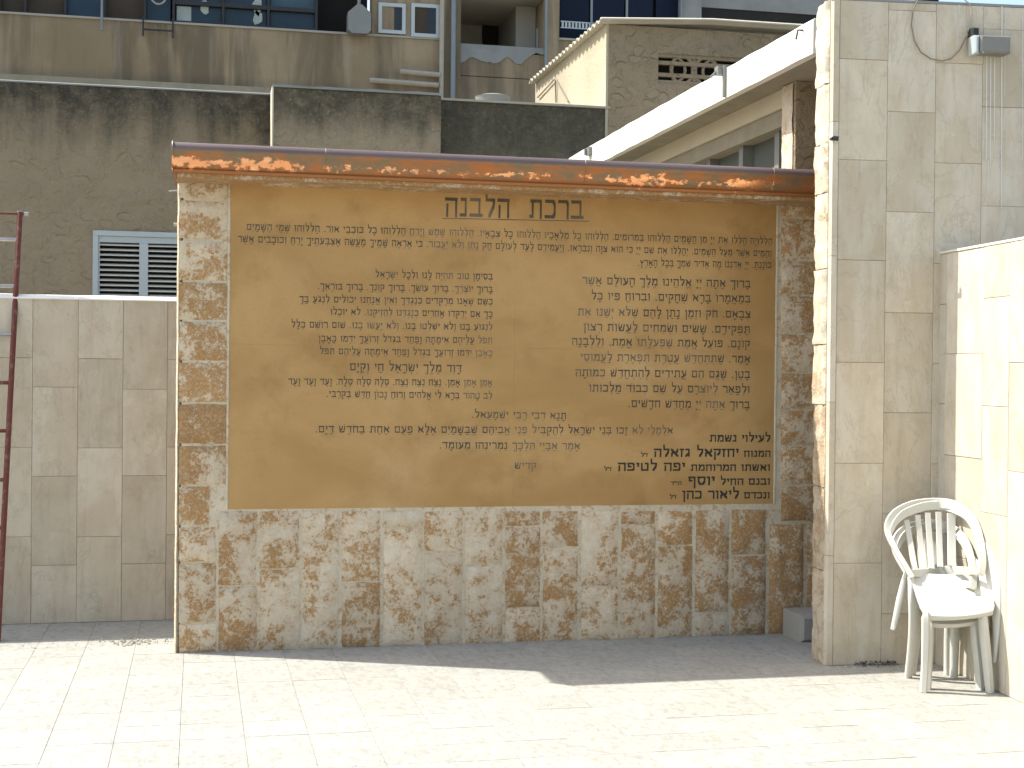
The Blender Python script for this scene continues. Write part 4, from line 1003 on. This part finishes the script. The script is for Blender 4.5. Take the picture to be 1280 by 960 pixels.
# flue hood
hd = empty('flue_hood', label='grey metal flue hood with a pointed top above the concrete band', cat='flue')
q = on_y(448.5, 25, YG-.15); k_ = (YG-.15)/F*1.02
MB().prism_y([(q.x-14*k_, q.z-14*k_), (q.x-9*k_, q.z-18*k_), (q.x+9*k_, q.z-18*k_), (q.x+14*k_, q.z-14*k_), (q.x+14*k_, q.z+7*k_), (q.x+3*k_, q.z+17*k_), (q.x-3*k_, q.z+17*k_), (q.x-14*k_, q.z+7*k_)], YG-.25, YG-.05).build('hood', m_hood, hd)
MB().tube([(q.x, YG-.15, q.z+16*k_), (q.x, YG-.15, q.z+60*k_)], 2.2*k_, 8).build('flue_pipe', m_hood, hd)
# small windows section
MB().box(x465, x550, YG+.02, YG+.3, ztop+.031, on_y(500, 43, YG).z).build('wall_strip', m_conc, ap)
def awin(px0, px1, pyt, pyb):
    a_, b_ = on_y(px0, 25, YG-.02), on_y(px1, 25, YG-.02); xm_ = (px0+px1)/2; zt_, zb_ = on_y(xm_, pyt, YG-.02).z, on_y(xm_, pyb, YG-.02).z; w = .05
    f_ = MB().box(a_.x, b_.x, YG-.03, YG+.06, zt_-w, zt_).box(a_.x, b_.x, YG-.03, YG+.06, zb_, zb_+w).box(a_.x, a_.x+w, YG-.03, YG+.06, zb_+w, zt_-w).box(b_.x-w, b_.x, YG-.03, YG+.06, zb_+w, zt_-w).build('window', m_alu, ap)
    MB().box(a_.x+w, b_.x-w, YG+.0, YG+.02, zb_+w, zt_-w).build('pane', m_glassd, f_)
    MB().box(a_.x+w, a_.x+w+(b_.x-a_.x)*.45, YG-.012, YG-.001, zb_+w, zt_-w).build('blind', m_curt if px0 > 500 else m_conc, f_)
    return a_.x, b_.x, zb_, zt_
w1 = awin(473, 507, 4, 42); w2 = awin(514, 549.5, 5, 46.5)
wt = zu
MB().box(x465, w1[0]-.002, YG+.0, YG+.3, ztop+.031, wt).box(w1[1]+.002, w2[0]-.002, YG, YG+.3, ztop+.031, wt).box(w1[0], w1[1], YG, YG+.3, w1[3]+.002, wt).box(w2[0], w2[1], YG, YG+.3, w2[3]+.002, wt).box(w1[0], w1[1], YG+.061, YG+.3, ztop+.03, w1[2]).build('wall', m_conc, ap)
# ledges on the band near 500-550
for a0_, b0_, py_ in ((462, 548, 102), (500, 550, 91)):
    q0, q1 = on_y(a0_, py_-2, YG-.1), on_y(b0_, py_+2, YG-.1)
    tag(MB().tube([(q0.x, YG-.1, q0.z), (q1.x, YG-.1, q0.z-.02)], .035, 8).build('ledge_pipe', m_pipe2, smooth=True), 'upper pale pipe lying along the foot of the concrete band' if py_ == 91 else 'lower pale pipe lying along the foot of the concrete band', 'pipe')
# balcony recess
YR = YG+.05
x575, x680 = on_y(575, 60, YR).x, on_y(681, 60, YR).x; zp = .5*(on_y(575, 54, YR).z+on_y(680, 61, YR).z)
MB().box(x550+.01, x575, YR-.05, YR+2.2, -.01, zu+.1).build('pier', m_conc, ap)
MB().box(x575, x680, YR, YR+.2, -.01, zp-.45).build('parapet', m_conc, ap)
# patch of grey cement with a ragged lower edge
top = zp; px_l = x575+.001; px_r = x680-.001
edge = [(px_l+(px_r-px_l)*i/48, zp-.24-(.09*noise.fractal(Vector((i*.13, 1.3, 2.2)), 1, 2, 4)) + (.14*max(0, (i-32)/16))) for i in range(49)]
MB().prism_y(edge+[(px_r, zp), (px_l, zp)], YR-.015, YR+.2).build('cement_patch', m_conc_grey, ap)
MB().box(px_l, px_r, YR+.0, YR+.19, zp-.46, zp-.1).build('parapet', m_conc, ap)
MB().box(x575, x680, YR+1.9, YR+2.0, zp-1, zu+.1).build('back_wall', m_balcony, ap)
MB().box(x680-.3, x680, YR+.6, YR+1.9, zp-1, zu+.1).build('side_wall', m_balcony, ap)
MB().box(x575, x680, YR+.1, YR+2, on_y(620, -9, YG).z, on_y(620, -9, YG).z+.2).build('ceiling', m_balcony, ap)
q0, q1 = on_y(603, 28, YR+1.88), on_y(650, 60, YR+1.88)
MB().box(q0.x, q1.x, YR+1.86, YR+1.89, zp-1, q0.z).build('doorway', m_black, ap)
q0 = on_y(675, 40, YR+.5); MB().box(q0.x-.06, q0.x+.05, YR+.45, YR+.5, zp-.3, on_y(675, 26, YR).z).build('shutter_leaf', m_alu, ap)
# column and shuttered windows to the right
x698 = on_y(698, 40, YR).x; x850 = on_y(852, 40, YR).x; x1005 = on_y(1040, 40, YR).x
MB().box(x680+.002, x698, YR-.05, YR+2.2, -.01, zu+.1).build('pier', m_conc, ap)
zs_ = .5*(on_y(700, 51, YR).z+on_y(760, 53, YR).z)
MB().box(x698+.002, x1005, YR, YR+.3, -.01, zs_).build('wall', m_conc, ap)
MB().box(x698, x850, YR-.03, YR+.2, zs_+.001, zs_+.03).build('sill', m_balcony, ap)
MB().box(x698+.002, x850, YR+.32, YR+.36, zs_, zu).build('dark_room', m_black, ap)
for a_, b_ in ((700, 736), (740, 780), (784, 816), (820, 848)):
    pane(a_, b_, plain('navy_shutter', (.008, .015, .032), .6, spec=.15, var=.3) if a_ == 700 else bpy.data.materials['navy_shutter'], zs_+.04, zu, YR+.2)
zr_ = on_y(740, 34, YR).z; k = 0
rl = empty('window_railing', label='black window railing with a row of white studs at upper right of the balcony', cat='railing')
for zz_ in (zr_-.045, zr_+.045): MB().box(x698+.02, x850, YR-.06, YR-.045, zz_-.007, zz_+.007).build('rail', m_alu, rl)
st0 = None
for k in range(36):
    x = x698+.05+k*(x850-x698-.1)/35
    if st0 is None: st0 = MB().box(-.014, .014, -.006, .006, -.036, .036).build('stud', m_alu, rl); o = st0
    else: o = st0.copy(); COL.objects.link(o); o.parent = rl
    o.location = (x, YR-.052, zr_)
for px_ in (738, 782, 850): 
    x = on_y(px_, 20, YR).x; MB().box(x-.015, x+.015, YR-.07, YR-.045, zs_, zu).build('post', m_pipe, rl)
# grey upper part right
MB().box(x850+.01, x850+.3, YR-.02, YR+.3, zs_+.002, zu).build('pier', m_conc_grey, ap)
MB().box(x850+.31, x1005, YR+.1, YR+.3, on_y(930, 10, YR).z, zu+.1).build('grey_band', m_conc_grey, ap)
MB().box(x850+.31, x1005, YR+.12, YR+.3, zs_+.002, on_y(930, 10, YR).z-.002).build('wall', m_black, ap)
